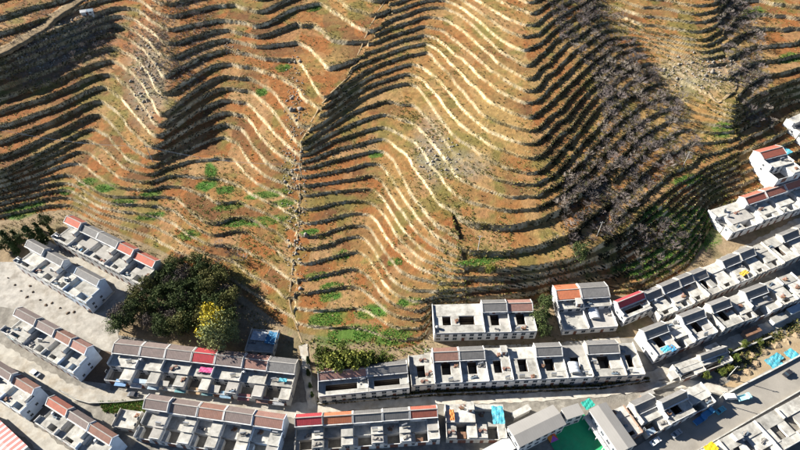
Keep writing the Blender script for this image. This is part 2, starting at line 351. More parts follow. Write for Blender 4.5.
    cw = np.where(wall[:, None], wc, c)
    # faces
    idx = np.arange(NX * NY).reshape(NY, NX)
    F = np.stack([idx[:-1, :-1].ravel(), idx[:-1, 1:].ravel(), idx[1:, 1:].ravel(), idx[1:, :-1].ravel()], 1)
    V = np.stack([x, y, z], 1)
    zf = z[F]; steep = (wall[F].sum(1) >= 2) & (zf.max(1) - zf.min(1) > 0.25)
    vis = (np.abs(u[F[:, 0]] - 400) < 430) & (v[F[:, 0]] > -20)
    wid = (fl[F].min(1) * 8 + sec[F].max(1)).astype(int)
    main = ~steep | ~vis | (n[F].min(1) < 0)
    hill = link('hillside', None or np_mesh('hillside', *compact(V, F[main]), M_SOIL))
    Vi = np.unique(F[main]); tint(hill.data, cw[Vi]); hill.data.polygons.foreach_set('use_smooth', np.ones(len(hill.data.polygons), bool))
    tagp(hill, kind='structure')
    ww = ~main
    for w in np.unique(wid[ww]):
        sel = F[ww][wid[ww] == w]
        if len(sel) < 12: continue
        Vc, Fc = compact(V, sel); me = np_mesh('retaining_wall', Vc, Fc, M_WALLS, cw[np.unique(sel)])
        link('retaining_wall', me, hill)
    small = [w for w in np.unique(wid[ww]) if (wid[ww] == w).sum() < 12]
    if small:
        sel = F[ww][np.isin(wid[ww], small)]; Vc, Fc = compact(V, sel)
        link('retaining_wall', np_mesh('retaining_wall', Vc, Fc, M_WALLS, cw[np.unique(sel)]), hill)
    GX = np.gradient(L.reshape(NY, NX), axis=1) / np.gradient(X, axis=1)
    return dict(gx=GX.ravel(), x=x, y=y, z=z, u=u, v=v, L=L, wall=wall, n=n, sec=sec, fl=fl)
def compact(V, F):
    ids, inv = np.unique(F, return_inverse=True)
    return V[ids], inv.reshape(F.shape)
T = build_terrain()
def tz(x, y): return float(terrain(np.array([x]), np.array([y]))[0])
def on_terrain(u, v):                                              # first hit of a pixel ray with the hillside
    dx, dy, dz = ray(u, v); t = np.linspace(150, 520, 1500); X = dx * t; Y = dy * t; Z = CAM_H + dz * t
    d = Z - terrain(X, Y); i = int(np.argmax(d < 0)); return Vector((X[i], Y[i], Z[i]))

# ------------------------------------------------------------------ lanes, road, paths (sheets laid on the ground)
def strip(name, pts, width, mat, lift, hill=False, cross=4, skirt=0.0):
    P = [on_terrain(u, v) if hill else Vector(tuple(float(a) for a in hit(u, v))) for u, v in pts]
    Q = []
    for a, b in zip(P[:-1], P[1:]):
        k = max(2, int((b - a).length / 1.2))
        for i in range(k): Q.append(a.lerp(b, i / k))
    Q.append(P[-1]); Q = np.array([(q.x, q.y) for q in Q])
    for _ in range(6): Q[1:-1] = (Q[:-2] + 2 * Q[1:-1] + Q[2:]) / 4
    D = np.gradient(Q, axis=0); D /= np.linalg.norm(D, axis=1)[:, None] + 1e-9; Nn = np.stack([-D[:, 1], D[:, 0]], 1)
    ws = np.array([width * (0.5 + 0.06 * math.sin(i * 0.7) + 0.05 * math.sin(i * 1.9)) for i in range(len(Q))]) if mat is not M_ROAD else np.full(len(Q), width / 2)
    rows = [Q + Nn * (ws * t)[:, None] for t in np.linspace(-1, 1, cross + 1)]
    V = []
    for r in rows:
        z = terrain(r[:, 0], r[:, 1]) if hill else ground(r[:, 1])
        if hill:
            k = np.ones(5) / 5; z = np.convolve(np.pad(z, 2, 'edge'), k, 'valid')
        V.append(np.stack([r[:, 0], r[:, 1], z + lift], 1))
    if hill:
        zm = np.max([a[:, 2] for a in V[1:-1]], axis=0)
        for a in V: a[:, 2] = zm
        lo0 = V[0].copy(); lo0[:, 2] -= 1.5; lo1 = V[-1].copy(); lo1[:, 2] -= 1.5; V = [lo0] + V + [lo1]
    m = len(Q); R = len(V); V = np.concatenate(V)
    F = [(r * m + i, r * m + i + 1, (r + 1) * m + i + 1, (r + 1) * m + i) for r in range(R - 1) for i in range(m - 1)]
    F = np.array(F)[:, ::-1]
    return tagp(link(name, np_mesh(name, V, F, mat)), kind='structure')
def patch(name, pts, mat, lift):
    P = [hit(u, v) for u, v in pts]; me = MB().poly([(float(a), float(b), float(c) + lift) for a, b, c in P]).mesh(name, mat)
    return tagp(link(name, me), kind='structure')
patch('village_ground', [(-200,300),(-30,262),(14,266),(52,243),(135,289),(118,335),(300,365),(318,380),(430,352),(550,346),(610,338),(640,338),(700,300),(830,240),(900,330),(1000,360),(900,640),(400,560),(-200,560)], M_GROUND, 0.03)
patch('plaza', [(-60,262),(14,262),(52,246),(133,286),(128,302),(117,330),(121,349),(108,396),(92,384),(97,362),(98,350),(60,330),(22,310),(-60,298)], material('grey plaza concrete', (0.34,0.32,0.285), 0.9, 0.25, 0.35, 0.3, 3.0, stain=(0.22,0.195,0.16), spec=0.15), 0.06)
strip('lane', [(-60,330),(-10,346),(36,374),(72,394),(112,398),(150,394),(200,399),(250,406),(292,411),(315,410)], 5.6, M_LANE, 0.10)
strip('lane', [(300,411),(330,408),(380,404),(430,401),(520,398),(600,393),(650,386),(690,383),(728,392)], 3.2, M_LANE, 0.14)
strip('lane', [(40,240),(62,253),(100,273),(128,290)], 3.2, M_LANE, 0.18)
strip('lane', [(-60,370),(-10,404),(30,432),(62,456),(80,475)], 5.0, M_LANE, 0.10)
strip('lane', [(313,410),(308,385),(306,365),(303,345)], 3.0, M_LANE, 0.22)
strip('lane', [(424,352),(480,349),(545,347),(620,340)], 2.6, M_LANE, 0.10)
strip('lane', [(724,262),(760,243),(800,222),(860,195)], 4.5, M_LANE, 0.10)
strip('lane', [(640,382),(690,362),(740,340),(800,312),(850,290)], 4.5, M_LANE, 0.20)
strip('road', [(600,492),(640,469),(690,437),(740,407),(800,374),(870,336),(950,292)], ROAD_W, M_ROAD, 0.26, cross=6)
strip('footpath', [(303,345),(296,325),(289,303),(292,272),(297,240),(300,205),(299,170),(302,140),(318,110),(330,94),(350,76),(362,46),(374,20),(390,-8)], 0.65, M_PATH, 0.05, hill=True)
strip('farm_track', [(-35,80),(10,50),(45,26),(75,3),(95,-15)], 8.0, M_PATH, 0.12, hill=True)
strip('footpath', [(742,60),(735,90),(718,105),(706,90)], 1.4, M_PATH, 0.12, hill=True)

# ------------------------------------------------------------------ windows and doors (shared meshes)
def window_meshes(w, h):
    f = MB()
    f.box(-w/2, w/2, -0.08, 0.0, 0, 0.09).box(-w/2, w/2, -0.08, 0.0, h-0.09, h).box(-w/2, -w/2+0.09, -0.08, 0.0, 0.09, h-0.09).box(w/2-0.09, w/2, -0.08, 0.0, 0.09, h-0.09).box(-0.04, 0.04, -0.07, 0.0, 0.09, h-0.09)
    p = MB().box(-w/2+0.09, w/2-0.09, -0.03, 0.0, 0.09, h-0.09)
    return f.mesh('window', M_FRAME), p.mesh('pane', M_GLASS)
WIN = window_meshes(1.7, 1.6); WIN2 = window_meshes(1.1, 1.2)
DOORM = (MB().box(-0.6, 0.6, -0.07, 0.0, 0, 2.2).mesh('door', M_DOOR), MB().box(0.4, 0.46, -0.13, -0.07, 0.95, 1.15).mesh('handle', M_STEEL))
GATEM = (MB().box(-1.4, 1.4, -0.10, 0.0, 0, 2.5).mesh('gate', M_DOOR), MB().box(-0.05, 0.05, -0.15, -0.10, 1.0, 1.3).mesh('handle', M_STEEL))
def put(name, meshes, sub, parent, loc, rz=0.0):
    o = link(name, meshes[0], parent); o.location = loc; o.rotation_euler = (0, 0, rz)
    s = link(sub, meshes[1], o); return o

# ------------------------------------------------------------------ houses
ORD = ['first', 'second', 'third', 'fourth', 'fifth', 'sixth', 'seventh', 'eighth', 'ninth', 'tenth', 'eleventh', 'twelfth', 'thirteenth']
# plan of each kind: blocks in fractions of width/depth (x0,x1,y0,y1,height), y = 0 at the front
PLANS = {
 'hole':   dict(back=0.30, blocks=[(0,1,0,.26,6.4),(0,.30,.26,.70,6.4),(.66,1,.26,.70,6.4)]),
 'holewide': dict(back=0.34, blocks=[(0,1,0,.20,6.2),(0,.14,.20,.66,6.2),(.78,1,.20,.66,6.2),(.14,.78,.50,.66,6.0)]),
 'holes2': dict(back=0.34, blocks=[(0,1,0,.30,6.4),(0,.18,.30,.66,6.4),(.36,.52,.30,.66,6.4),(.84,1,.30,.66,6.4)]),
 'slabyard': dict(back=0.30, blocks=[(0,1,.36,.70,6.2),(.60,1,0,.36,5.2)], yard=(0,.60,0,.36)),
 'stripes': dict(back=0.28, blocks=[(0,.60,.38,.72,3.6),(.60,1,.30,.72,6.3),(.60,1,0,.28,5.4),(0,.14,0,.32,3.3)], yard=(.14,.60,0,.36)),
 'slot':   dict(back=0.28, blocks=[(.30,1,.22,.72,6.2),(0,.30,.30,.72,3.4),(0,.34,0,.26,6.0),(.70,1,0,.22,6.0),(.34,.70,0,.06,6.0)]),
 'slot2':  dict(back=0.28, blocks=[(.26,1,.30,.72,6.2),(0,.26,.34,.72,3.2),(.0,.5,0,.30,5.6),(.84,1,0,.30,5.6),(.5,.84,0,.05,5.4)]),
 'twotier':dict(back=0.30, blocks=[(0,1,.50,.70,6.8),(0,1,.0,.50,3.6)]),
 'flatyard': dict(back=0.55, blocks=[(0,.34,0,.42,5.2),(.70,1,0,.42,5.0)], yard=(.34,.70,0,.42)),
 'bluecourt': dict(back=0.12, blocks=[(0,1,.42,.88,3.4),(0,.36,0,.42,5.0),(.74,1,0,.42,4.8)], yard=(.36,.74,0,.42)),
 'plain':  dict(back=1.0, blocks=[]),
}
houses = []
HS = 0.80; FOUND = 9.0
def house(name, cat, label, group, loc, rz, w, d, plan, roof, wallm, ze, wins=True, hs=1.0, ends=(False, False), slab=None, ledge=True):
    """local frame: x along the row, y from the front (0) to the back (d), z up"""
    o = empty(name, loc, rz); tagp(o, label, cat, group)
    jr = random.Random(int(loc[0] * 13 + loc[1] * 7)); ze = ze * HS + jr.uniform(-.35, .35); hs *= HS * jr.uniform(.95, 1.05)
    rs = random.Random(hash((round(loc[0]), round(loc[1]))) & 0xffff)
    P = dict(PLANS[plan]); e = 0.02; kf = 1.0
    if P['back'] < .5:
        nb = P['back'] * 1.18; kf = (1 - nb) / (1 - P['back']); P['back'] = nb
        P['blocks'] = [(a, b, c * kf, f * kf, z) for a, b, c, f, z in P['blocks']]
        if 'yard' in P: a, b, c, f = P['yard']; P['yard'] = (a, b, c, f * kf)
    x0, x1 = e, w - e
    body = MB(); yb = d * (1 - P['back']); slab = slab or M_CONC
    zb = ze if roof != 'flat' else (6.5 * hs)
    rise = 1.35 if roof != 'flat' else 0
    if roof == 'flat':
        body.box(x0, x1, yb, d, -FOUND, zb, False)
    else:
        ym = (yb + d) / 2
        b = [(d, -FOUND), (d, zb), (ym, zb + rise), (yb, zb), (yb, -FOUND)]
        body.prism(b, x0, x1)
    tops = []
    for i, (a, b, c, f, z) in enumerate(P['blocks']):
        z = z * hs + 0.015 * i + rs.uniform(-0.12, 0.12); i0 = x0 + a * (x1 - x0); i1 = x0 + b * (x1 - x0)
        body.box(i0, i1, c * d, f * d, -FOUND, z, False); tops.append((i0, i1, c * d, f * d, z, a, b, c, f))
    body.build('wall', wallm, o)
    # roof over the back block
    if roof == 'flat':
        tops.append((x0, x1, yb, d, zb, 0, 1, 1 - P['back'], 1))
    elif roof == 'metal':
        pass
    else:
        ym = (yb + d) / 2; ov = 0.35; sl = rise / (ym - yb); t = 0.14
        r = MB()
        r.prism([(yb - ov, zb - ov * sl + 0.01), (ym, zb + rise + 0.01), (ym, zb + rise + t), (yb - ov, zb - ov * sl + t)], x0, x1)
        ro = r.build('roof', M_ROOF[roof if isinstance(roof, str) else roof[0]], o)
        r = MB(); r.prism([(ym, zb + rise + 0.01), (d + ov, zb - ov * sl + 0.01), (d + ov, zb - ov * sl + t), (ym, zb + rise + t)], x0, x1)
        r.build('back_slope', M_ROOF['grey' if roof == 'orange' and rs.random() < .3 else roof], ro)
        MB().box(x0, x1, ym - 0.16, ym + 0.16, zb + rise + 0.04, zb + rise + t + 0.12).build('ridge_cap', M_CONC2, ro)
        for xa in (x0 + 0.03, x1 - 0.33):
            vg = MB(); q = 0.12
            vg.prism([(yb - ov - .05, zb - ov * sl), (ym, zb + rise), (d + ov + .05, zb - ov * sl), (d + ov + .05, zb - ov * sl + t + q), (ym, zb + rise + t + q), (yb - ov - .05, zb - ov * sl + t + q)], xa, xa + 0.30)
            vg.build('verge', wallm if wallm is not M_BRICK else M_CONC, ro)
        if ledge: MB().box(x0 + .02, x1 - .02, yb - 0.75, yb + .02, zb - 0.42, zb - 0.24).build('eave_ledge', M_WHITE, o)
    # concrete slabs and parapets
    for (a, b, c, f, z, fa, fb, fc, ff) in tops:
        MB().box(a + .03, b - .03 if fb > .99 else b + 0.10, c - (0.18 if c > 0.1 else .22), f - .03 if f > d - .1 or abs(f - yb) < .2 else f + .12, z, z + 0.16).build('roof_slab', slab if rs.random() > .12 else M_CONC2, o)
        if fa < 0.01 and f - c > 2: MB().box(a, a + 0.2, c, f - .05, z + .1, z + 0.16 + (1.35 if roof != 'flat' else .9) * (0.75 + .4 * rs.random())).build('parapet', wallm, o)
        if c < 0.1: MB().box(a + .25, b - .1, c, c + 0.18, z + .1, z + 0.16 + 0.5).build('parapet', wallm, o)
        if fb > .99 and ends[1] and f - c > 2: MB().box(b - .22, b - .04, c + .2, f - .05, z + .1, z + 0.16 + 0.9).build('parapet', wallm, o)
    # courtyard floor and front yard wall
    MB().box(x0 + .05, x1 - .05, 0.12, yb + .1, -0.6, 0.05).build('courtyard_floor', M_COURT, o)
    if 'yard' in P:
        a, b, c, f = P['yard']; ya = x0 + a * (x1 - x0); y2 = x0 + b * (x1 - x0)
        MB().box(ya, y2 - .02, 0.02, 0.24, -FOUND, 2.7).build('yard_wall', wallm, o)
        if a < .01: MB().box(x0 + .01, x0 + 0.22, 0.26, f * d, -FOUND, 2.9).build('yard_wall', wallm, o)
        put('gate', GATEM, 'handle', o, ((ya + y2) / 2, 0.015, 0.0))
        if rs.random() < 0.25:
            zc = rs.uniform(2.6, 3.2); cy = (f * d) * rs.uniform(.35, .6)
            MB().prism([(0.3, zc), (cy, zc + .35), (cy, zc + .42), (0.3, zc + .07)], ya + .3, ya + (y2 - ya) * rs.uniform(.55, .98)).build('canopy', rs.choice([M_SHEET, M_SHEET, M_RUST, M_CONC2, M_CONC2]), o)
    if plan.startswith('hole'):                                     # dark linings added to give the light wells deep shade
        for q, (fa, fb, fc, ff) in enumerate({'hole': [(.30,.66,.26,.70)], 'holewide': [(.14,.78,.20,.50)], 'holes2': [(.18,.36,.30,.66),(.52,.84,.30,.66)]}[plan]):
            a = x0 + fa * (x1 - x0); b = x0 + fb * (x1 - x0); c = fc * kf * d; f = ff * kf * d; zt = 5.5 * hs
            MB().box(b - .09, b - .005, c + .02, f - .02, 0.06, zt).build('shade_lining', M_COURTSHADE, o)
            MB().box(a + .02, b - .10, f - .09, f - .005, 0.06, zt).build('shade_lining', M_COURTSHADE, o)
            MB().box(a + .005, a + .09, c + .02, f - .10, 0.06, zt).build('shade_lining', M_COURTSHADE, o)
    # front windows
    if wins:
        for (a, b, c, f, z, fa, fb, fc, ff) in tops:
            if c < 0.1 or (fc > .3 and z < 99 and plan == 'slabyard') or plan in ('plain', 'twotier'):
                wdt = b - a; nw = max(1, int(wdt / 3.3)); st = [0.8] if z < 4.2 else [0.8, z - 2.0]
                for k, zz in enumerate(st):
                    for q in range(nw):
                        xx = a + (q + .5) * wdt / nw
                        if k == 0 and q == nw // 2 and c < 0.1 and b - a > 2: put('door', DOORM, 'handle', o, (xx, c - .002, 0.06))
                        else: put('window', WIN if wdt / nw > 2.2 else WIN2, 'pane', o, (xx, c - .002, zz))
        if roof != 'flat' and roof != 'metal' and plan != 'plain':
            for q in range(2):
                put('window', WIN, 'pane', o, (x0 + (q * .44 + .22) * (x1 - x0), yb - .002, zb - 1.95))
            put('door', DOORM, 'handle', o, (x0 + .48 * (x1 - x0), yb - .002, zb - 2.5))
    for k, en in enumerate(ends):
        if en:
            for yy in (d * .2, d * .55):
                for zz in (1.0, 3.4):
                    if rs.random() < .7: put('window', WIN2, 'pane', o, (x1 + .002 if k else x0 - .002, yy, zz), math.pi / 2 if k else -math.pi / 2)
    houses.append(dict(o=o, w=w, d=d, tops=tops, plan=plan, yb=yb, rs=rs, label=label)); return o

def row(L, R, F, splits, units, phrase, end, group, ze=9.2, zf=6.4, base=0.0, rev=False, hs=1.0, slab=None, auto=False):
    if auto:
        q = on_terrain(F[0], F[1] + zf * HS * 1.3); base = q.z - ground(q.y) + .4
        for _ in range(3):
            ps = [hit(u_, v_, base + h_ * HS) for (u_, v_), h_ in ((L, ze), (R, ze), (F, zf), ((F[0] + R[0] - L[0], F[1] + R[1] - L[1]), zf))]
            base = max(tz(float(p[0]), float(p[1])) - ground(float(p[1])) for p in ps[:2]) - .8
    """L, R: pixels of the back eave; F: a pixel on the front roof edge; splits: u of the unit boundaries along the eave"""
    a = Vector(tuple(float(q) for q in hit(*F, zf * HS + base))); zb0 = ground(a.y) + base; ze0, zf0 = ze, zf; ze = ze * HS; zf = zf * HS
    l = hit_z(*L, zb0 + ze); r = hit_z(*R, zb0 + ze); f = hit_z(*F, zb0 + zf)
    dx = (r - l); dx.z = 0; dx.normalize(); nrm = Vector((dx.y, -dx.x, 0))     # towards the front
    d = (f - l).dot(nrm); rz = math.atan2(dx.y, dx.x)
    ts = []
    for u in splits:
        v = L[1] + (R[1] - L[1]) * (u - L[0]) / (R[0] - L[0]); p = hit_z(u, v, zb0 + ze); ts.append((p - l).dot(dx))
    n = len(units)
    for i, un in enumerate(units):
        if un is None: continue
        plan, roof, wm = un[:3]
        w = ts[i + 1] - ts[i]; org = l + dx * ts[i] + nrm * d
        mid = org + dx * (w / 2); z = ground(mid.y) + base
        if auto: z = zb0
        k = (n - 1 - i) if rev else i
        rn = 'flat roofed' if roof == 'flat' else ROOFNAME[roof]
        lab = un[3] if len(un) > 3 else '%s house, %s from %s, %s' % (rn, ORD[k], end, phrase)
        if n == 1 and len(un) < 4: lab = '%s house, %s' % (rn, phrase)
        endl = i == 0 or units[i - 1] is None; endr = i == n - 1 or units[i + 1] is None
        house('row_house' if n > 1 else 'house', 'house', lab, group, (org.x, org.y, z), rz, w, d, plan, roof, wm, ze0, ends=(endl, endr), hs=hs, slab=slab)
W, C, B, BR = M_WHITE, M_CREAM, M_PALEBLUE_SHADE, M_BRICK
row((71.6,215.6),(158.8,257.3),(53.3,238),[71.6,86.7,103,123,138,158.8],[('slot','red',W),('slot2','grey',W),('slot','grey',W),('slot','red',W),('slot2','red',W)],
    'row backing onto terraces','the end away from grove','houses in the row beside the dark grove', ze=11.8, zf=8.2, hs=1.3)
row((32.9,239.8),(104,277.5),(15.6,262.5),[32.9,50,68.4,80.5,104],[('slot','grey',W),('slot2','grey',W),('slot2','flat',W),('slot2','grey',B)],
    'short row above plaza','the cypress end','houses in the short row above the plaza', ze=12.4, zf=8.6, hs=1.36)
row((21.3,306.8),(91.6,344.4),(3.9,333),[21.3,42,60,76,91.6],[('slot','taupe',W),('slot2','taupe',W),('slot','brown',W),('slot2','pink',B)],
    'row below plaza','the end away from yard','houses in the row below the plaza', ze=12.4, zf=8.6, hs=1.36)
row((-22,349),(40,387),(15,410),[-22,-2,19,40],[('slot','brown',W),('slot','taupe',W),('slot2','brown',B)],
    'row beside striped workshop','the end away from yard','houses in the row below the wide lane', ze=11.8, zf=8.2, hs=1.3)
row((53,395),(117,435),(34.7,422),[53,73,94,117],[('slot2','brick',W),('slot','taupe',W),('slot','brown',B)],
    'row below wide lane','the tyre yard','houses in the row beside the tyre yard', ze=11.8, zf=8.2, hs=1.3)
row((118.3,339.2),(298.3,359.2),(110.8,379),[118.3,145.3,170,196.3,219,246.5,271,298.3],
    [('slabyard','taupe',W),('slabyard','taupe',W),('slabyard','taupe',W),('slabyard','crimson',C),('slabyard','taupe',W),('slabyard','pink',W),('slabyard','grey',C)],
    'row along the grove','the plaza end','houses in the long row along the grove', zf=5.4)
row((149,394.8),(286.6,414.6),(143,437.5),[149,173.6,201.5,227.5,256,286.6],[('stripes','taupe',W),('stripes','taupe',W),('stripes','brown',W),('stripes','taupe',W),('stripes','pink',B)],
    'row facing grove row','the garden end','houses in the row beside the vegetable garden', zf=5.6)
row((295,414.8),(437,405.5),(411,441),[295,323,352.5,382,409,437],[('stripes','crimson',C),('stripes','orange',C),('stripes','grey',W),('stripes','grey',W),('stripes','red',W)],
    'row leading to school','the crimson end','houses in the row with crimson and orange roofs', zf=5.6)
row((445,401.5),(504,401.5),(448,438),[445,474.5,504],[('flatyard','flat',C,'flat roofed house with orange junk on its pale roof beside red tiled row'),('bluecourt','flat',C,'flat roofed house with a cyan awning over its sunken blue yard')],
    'x','x','flat roofed houses beside the school', zf=5.4)
row((432,302),(531,299.5),(482,333.2),[432,480.5,505.5,531],[('holes2','flat',W,'wide flat roofed house with two dark light wells below the terraces'),('hole','grey',W),('hole','pink',W)],
    'short row under terraces','the twin court house','houses in the short row below the orange terraces')
row((317.8,369.5),(406.7,361.3),(368.5,392.6),[317.8,366.7,406.7],[('holewide','pink',W,'half flat half faded pink roofed house with wide dark court beside the footpath'),('holewide','grey',W,'wide grey tiled house with broad dark court beside the green trees')],
    'x','x','wide court houses by the footpath', ze=8.4, zf=6.2)
row((408,352.8),(431,350.9),(410,386.2),[408,431],[('hole','flat',C,'narrow flat roofed house between wide grey house and faded red roofed house')],'x','x','houses in the long row above the hedge lane')
row((431.7,348.3),(634,340),(486,382.2),[431.7,457.8,483.5,507,533,559.6,583.5,615.6,634],
    [('hole','brown',W),('hole','grey',W),('hole','flat',W),('hole','flat',W),('hole','grey',W),('hole','flat',W),('hole','grey',C),('hole','flat',C)],
    'long row above hedge lane','the vegetable plots','houses in the long row above the hedge lane')
row((552.4,285.8),(604.5,282.4),(555.5,331.5),[552.4,576.5,604.5],[('twotier','orange',W,'tall stepped house with orange red roof below the terraces'),('twotier','grey',W,'tall stepped house with grey roof and white skylight bulge')],'x','x','tall stepped house pair', ze=9.8, zf=3.9)
row((613.3,302),(640,291.3),(620,322),[613.3,640],[('holewide','crimson',W,'crimson roofed house with white framed court at the end of diagonal row')],'x','x',None, ze=8.6)
row((640,292),(806,224.5),(703,299.5),[640,656.7,673.5,687,700.5,716,732.8,746.8,760,774,790,806],
    [('slot','grey',C),('slot2','grey',W),('slot','grey',C),('hole','grey',C),('slot','flat',C),('slot2','grey',W),('slot','grey',C),('slot2','flat',C),('hole','flat',C),('slot','grey',C),('slot','grey',C)],
    'grey diagonal row','the crimson roof','houses in the grey diagonal row', ze=7.6, zf=5.6, hs=0.86)
row((639,330),(787,274.5),(676,349.5),[639,662,676,698.4,704,723,738,759.3,775,790],
    [('hole','grey',W),('slabyard','flat',C),('hole','grey',W),None,('hole','grey',C),('slot2','flat',C),('slabyard','grey',W),('slot','flat',C),('slot','flat',W)],
    'white gabled diagonal row','the alley corner','houses in the white gabled diagonal row', ze=8.8, zf=6.2)
row((672,364.5),(723,346.5),(691,376.5),[672,696.5,723],[('slabyard','flat',C,'low flat roofed house above the lane bend beside the weedy lot'),('slabyard','grey',C,'low grey tiled house beside the weedy building lot')],'x','x','low houses beside the weedy lot', ze=5.2, zf=3.4, hs=.6)
row((657,402),(702,380.5),(668,426),[657,682,702],[('hole','grey',W,'grey tiled house with tall white side wall beside the main road'),('slabyard','flat',W,'flat roofed house with pale slab beside parked blue truck')],'x','x','houses along the main road')
row((629,403),(650,393.5),(655,432.5),[629,650],[('slabyard','grey',C,'grey tiled house with cyan sheet in its yard by the road')],'x','x','houses along the main road', ze=7.6, zf=5.0)
row((606,410),(626,401),(632,438),[606,626],[('slot','flat',BR,'brown shed like flat house between school wing and cyan sheet yard')],'x','x',None, zf=4.5, hs=.75)
row((709.3,208),(838,166),(729.6,234),[709.3,738,757.6,776.5,796.5,817,838],[('slot2','flat',W),('slot','red',W),('slot2','brick',W),('slot','brick',W),('slot2','red',W),('slot','red',W)],
    'upper red roofed row','its white end wall','houses in the red roofed upper row')
row((753,151.5),(776,145.5),(775,179),[753,776],[('slabyard','red',W,'lone white house with red roof below a long dark terrace wall')],'x','x',None, auto=True, ze=8.0, zf=5.0)
row((786,119),(815,106),(797,139),[786,815],[('slot','flat',W,'white flat roofed house highest up beside the wooded gully')],'x','x',None, auto=True, ze=7.5, zf=6.0)
row((252,328.5),(279.5,330.5),(248,351.5),[252,279.5],[('plain','flat',C,'low pale shed with blue tarp on its roof beside the grove')],'x','x',None, ze=3.6, zf=3.4, hs=.5)
row((121,408.5),(143,411.5),(114.5,427),[121,143],[('plain','flat',C,'low pale concrete store beside the vegetable garden')],'x','x',None, ze=3.6, zf=3.4, hs=.5)
row((700,450),(826,382),(757,466),[700,717,734,752,773,797,826],[('slot','flat',C),('hole','flat',C),('slot2','flat',W),('hole','flat',W),('slot','flat',C),('slot2','flat',C)],
    'sunken row below road','the yellow sheet','houses in the sunken row below the road', ze=6.5, zf=5.6, base=-3.6)
# ------------------------------------------------------------------ school, sheds and other single buildings
def flat_building(name, cat, label, L, R, F, z, wallm, roofm, gable=0.0, group=None, wins=True, base=0.0):
    a = Vector(tuple(float(q) for q in hit(*F, z + base))); zb = ground(a.y) + base
    l = hit_z(*L, zb + z); r = hit_z(*R, zb + z); f = hit_z(*F, zb + z)
    dx = r - l; w = Vector((dx.x, dx.y, 0)).length; dx.z = 0; dx.normalize(); nrm = Vector((dx.y, -dx.x, 0)); d = (f - l).dot(nrm)
    org = l + nrm * d; o = empty(name, (org.x, org.y, zb), math.atan2(dx.y, dx.x)); tagp(o, label, cat, group)
    MB().box(0.25, w - .25, 0.25, d - .25, -3, z - .2).build('wall', wallm, o)
    if gable and w > d:
        MB().prism([(0, z - .2), (d / 2, z - .2 + gable), (d, z - .2), (d, z), (d / 2, z + gable), (0, z)], 0, w).build('roof', roofm, o)
    elif gable:
        me = MB(); me.prism([(0, z - .2), (w / 2, z - .2 + gable), (w, z - .2), (w, z), (w / 2, z + gable), (0, z)], 0, d)
        me.v = [(y, x, zz) for x, y, zz in me.v]; me.f = [tuple(reversed(q)) for q in me.f]; me.build('roof', roofm, o)
    else: MB().box(0, w, 0, d, z - .2, z).build('roof', roofm, o)
    if wins:
        for zz in ([1.0] if z < 4.5 else [1.0, 4.2]):
            nw = int(w / 3)
            for q in range(nw): put('window', WIN, 'pane', o, (.25 + (q + .5) * (w - .5) / nw, .248, zz))
            nd = int(d / 3.2)
            for q in range(nd): put('window', WIN, 'pane', o, (.248, .25 + (q + .5) * (d - .5) / nd, zz), -math.pi / 2)
    return o, w, d
M_SROOF = material('grey sheet roof', (0.27,0.26,0.245), 0.7, 0.06, 0.2, stripes=(0,0.9,(0.25,0.24,0.225),0.1))
flat_building('school_wing', 'school', 'long grey roofed school wing on the lane side of the green court', (507,426.5),(553,404.5),(566,424.5), 7.0, M_WHITE, M_SROOF, 0.9, 'school wings')
flat_building('school_wing', 'school', 'small square grey roofed school link block by the teal canopy', (561,408.4),(578,403),(576,416.7), 7.2, M_WHITE, M_SROOF, 0, 'school wings')
o, w, d = flat_building('school_wing', 'school', 'long grey roofed school wing with white balcony beside the green court', (589,409.5),(606,402),(629,448.5), 7.4, M_WHITE, M_SROOF, 0.7, 'school wings')
bal = MB().box(-1.6, 0.2, 0.3, d - .3, 3.4, 3.6).build('balcony', M_WHITE, o)
for k in range(int(d / 1.6)): MB().box(-1.6, -1.5, .3 + k * 1.6, .42 + k * 1.6, 3.6, 4.5).build('baluster', M_PALEBLUE_SHADE, bal)
MB().box(-1.63, -1.47, .3, d - .3, 4.5, 4.62).build('rail', M_WHITE, bal)
for k in range(5): MB().box(-1.55, -1.3, .5 + k * (d - 1.2) / 4, .8 + k * (d - 1.2) / 4, -2, 3.4).build('column', M_WHITE, o)
flat_building('store', 'store', 'small pale hut on the lane behind the school', (511,412.5),(528,403.8),(531,409.5), 3.4, M_CREAM, M_CONC, 0, None, False)
flat_building('house', 'house', 'bright white low roof beside the corner of the school', (478,452),(508,436),(520,446), 4.2, M_WHITE, M_WHITE, 0, None, False)
M_STRIPE = material('pink and white sheet', (0.55,0.16,0.14), 0.6, 0.08, 0.4, stripes=(0,2.2,(0.62,0.56,0.54),0.42))
flat_building('workshop', 'workshop', 'pink and white striped sheet roofed workshop beyond the tyre yard lane', (-12,409),(28,446.5),(-20,440), 4.4, M_CREAM, M_STRIPE, 0.5, None, False)
for lab, L_, R_, F_, z_, w_, r_ in (
    ('low grey shed in front of the corner white gabled house', (668,372),(684,365),(674,379), 3.0, M_CREAM, M_CONC2),
    ('low pale shed beside the alley under white gabled row', (704,347),(716,342),(709,353), 2.8, M_CREAM, M_CONC),
    ('rusty sheet roofed shed below the cluttered yard house', (742,331),(757,325),(746,337), 2.8, M_BRICK, M_RUST),
    ('small pale shed at the lane below the tall white gable', (770,318),(783,312),(774,324), 3.0, M_WHITE, M_CONC),
    ('grey sheet roofed shed beside the weedy lot edge', (786,309),(799,303),(790,315), 2.8, M_CREAM, M_SHEET),
    ('low brown shed between the roadside houses and lane', (640,394),(652,389),(644,398), 2.6, M_BRICK, M_CONC2)):
    flat_building('shed', 'shed', lab, L_, R_, F_, z_, w_, r_, 0, 'sheds between the diagonal rows', False)
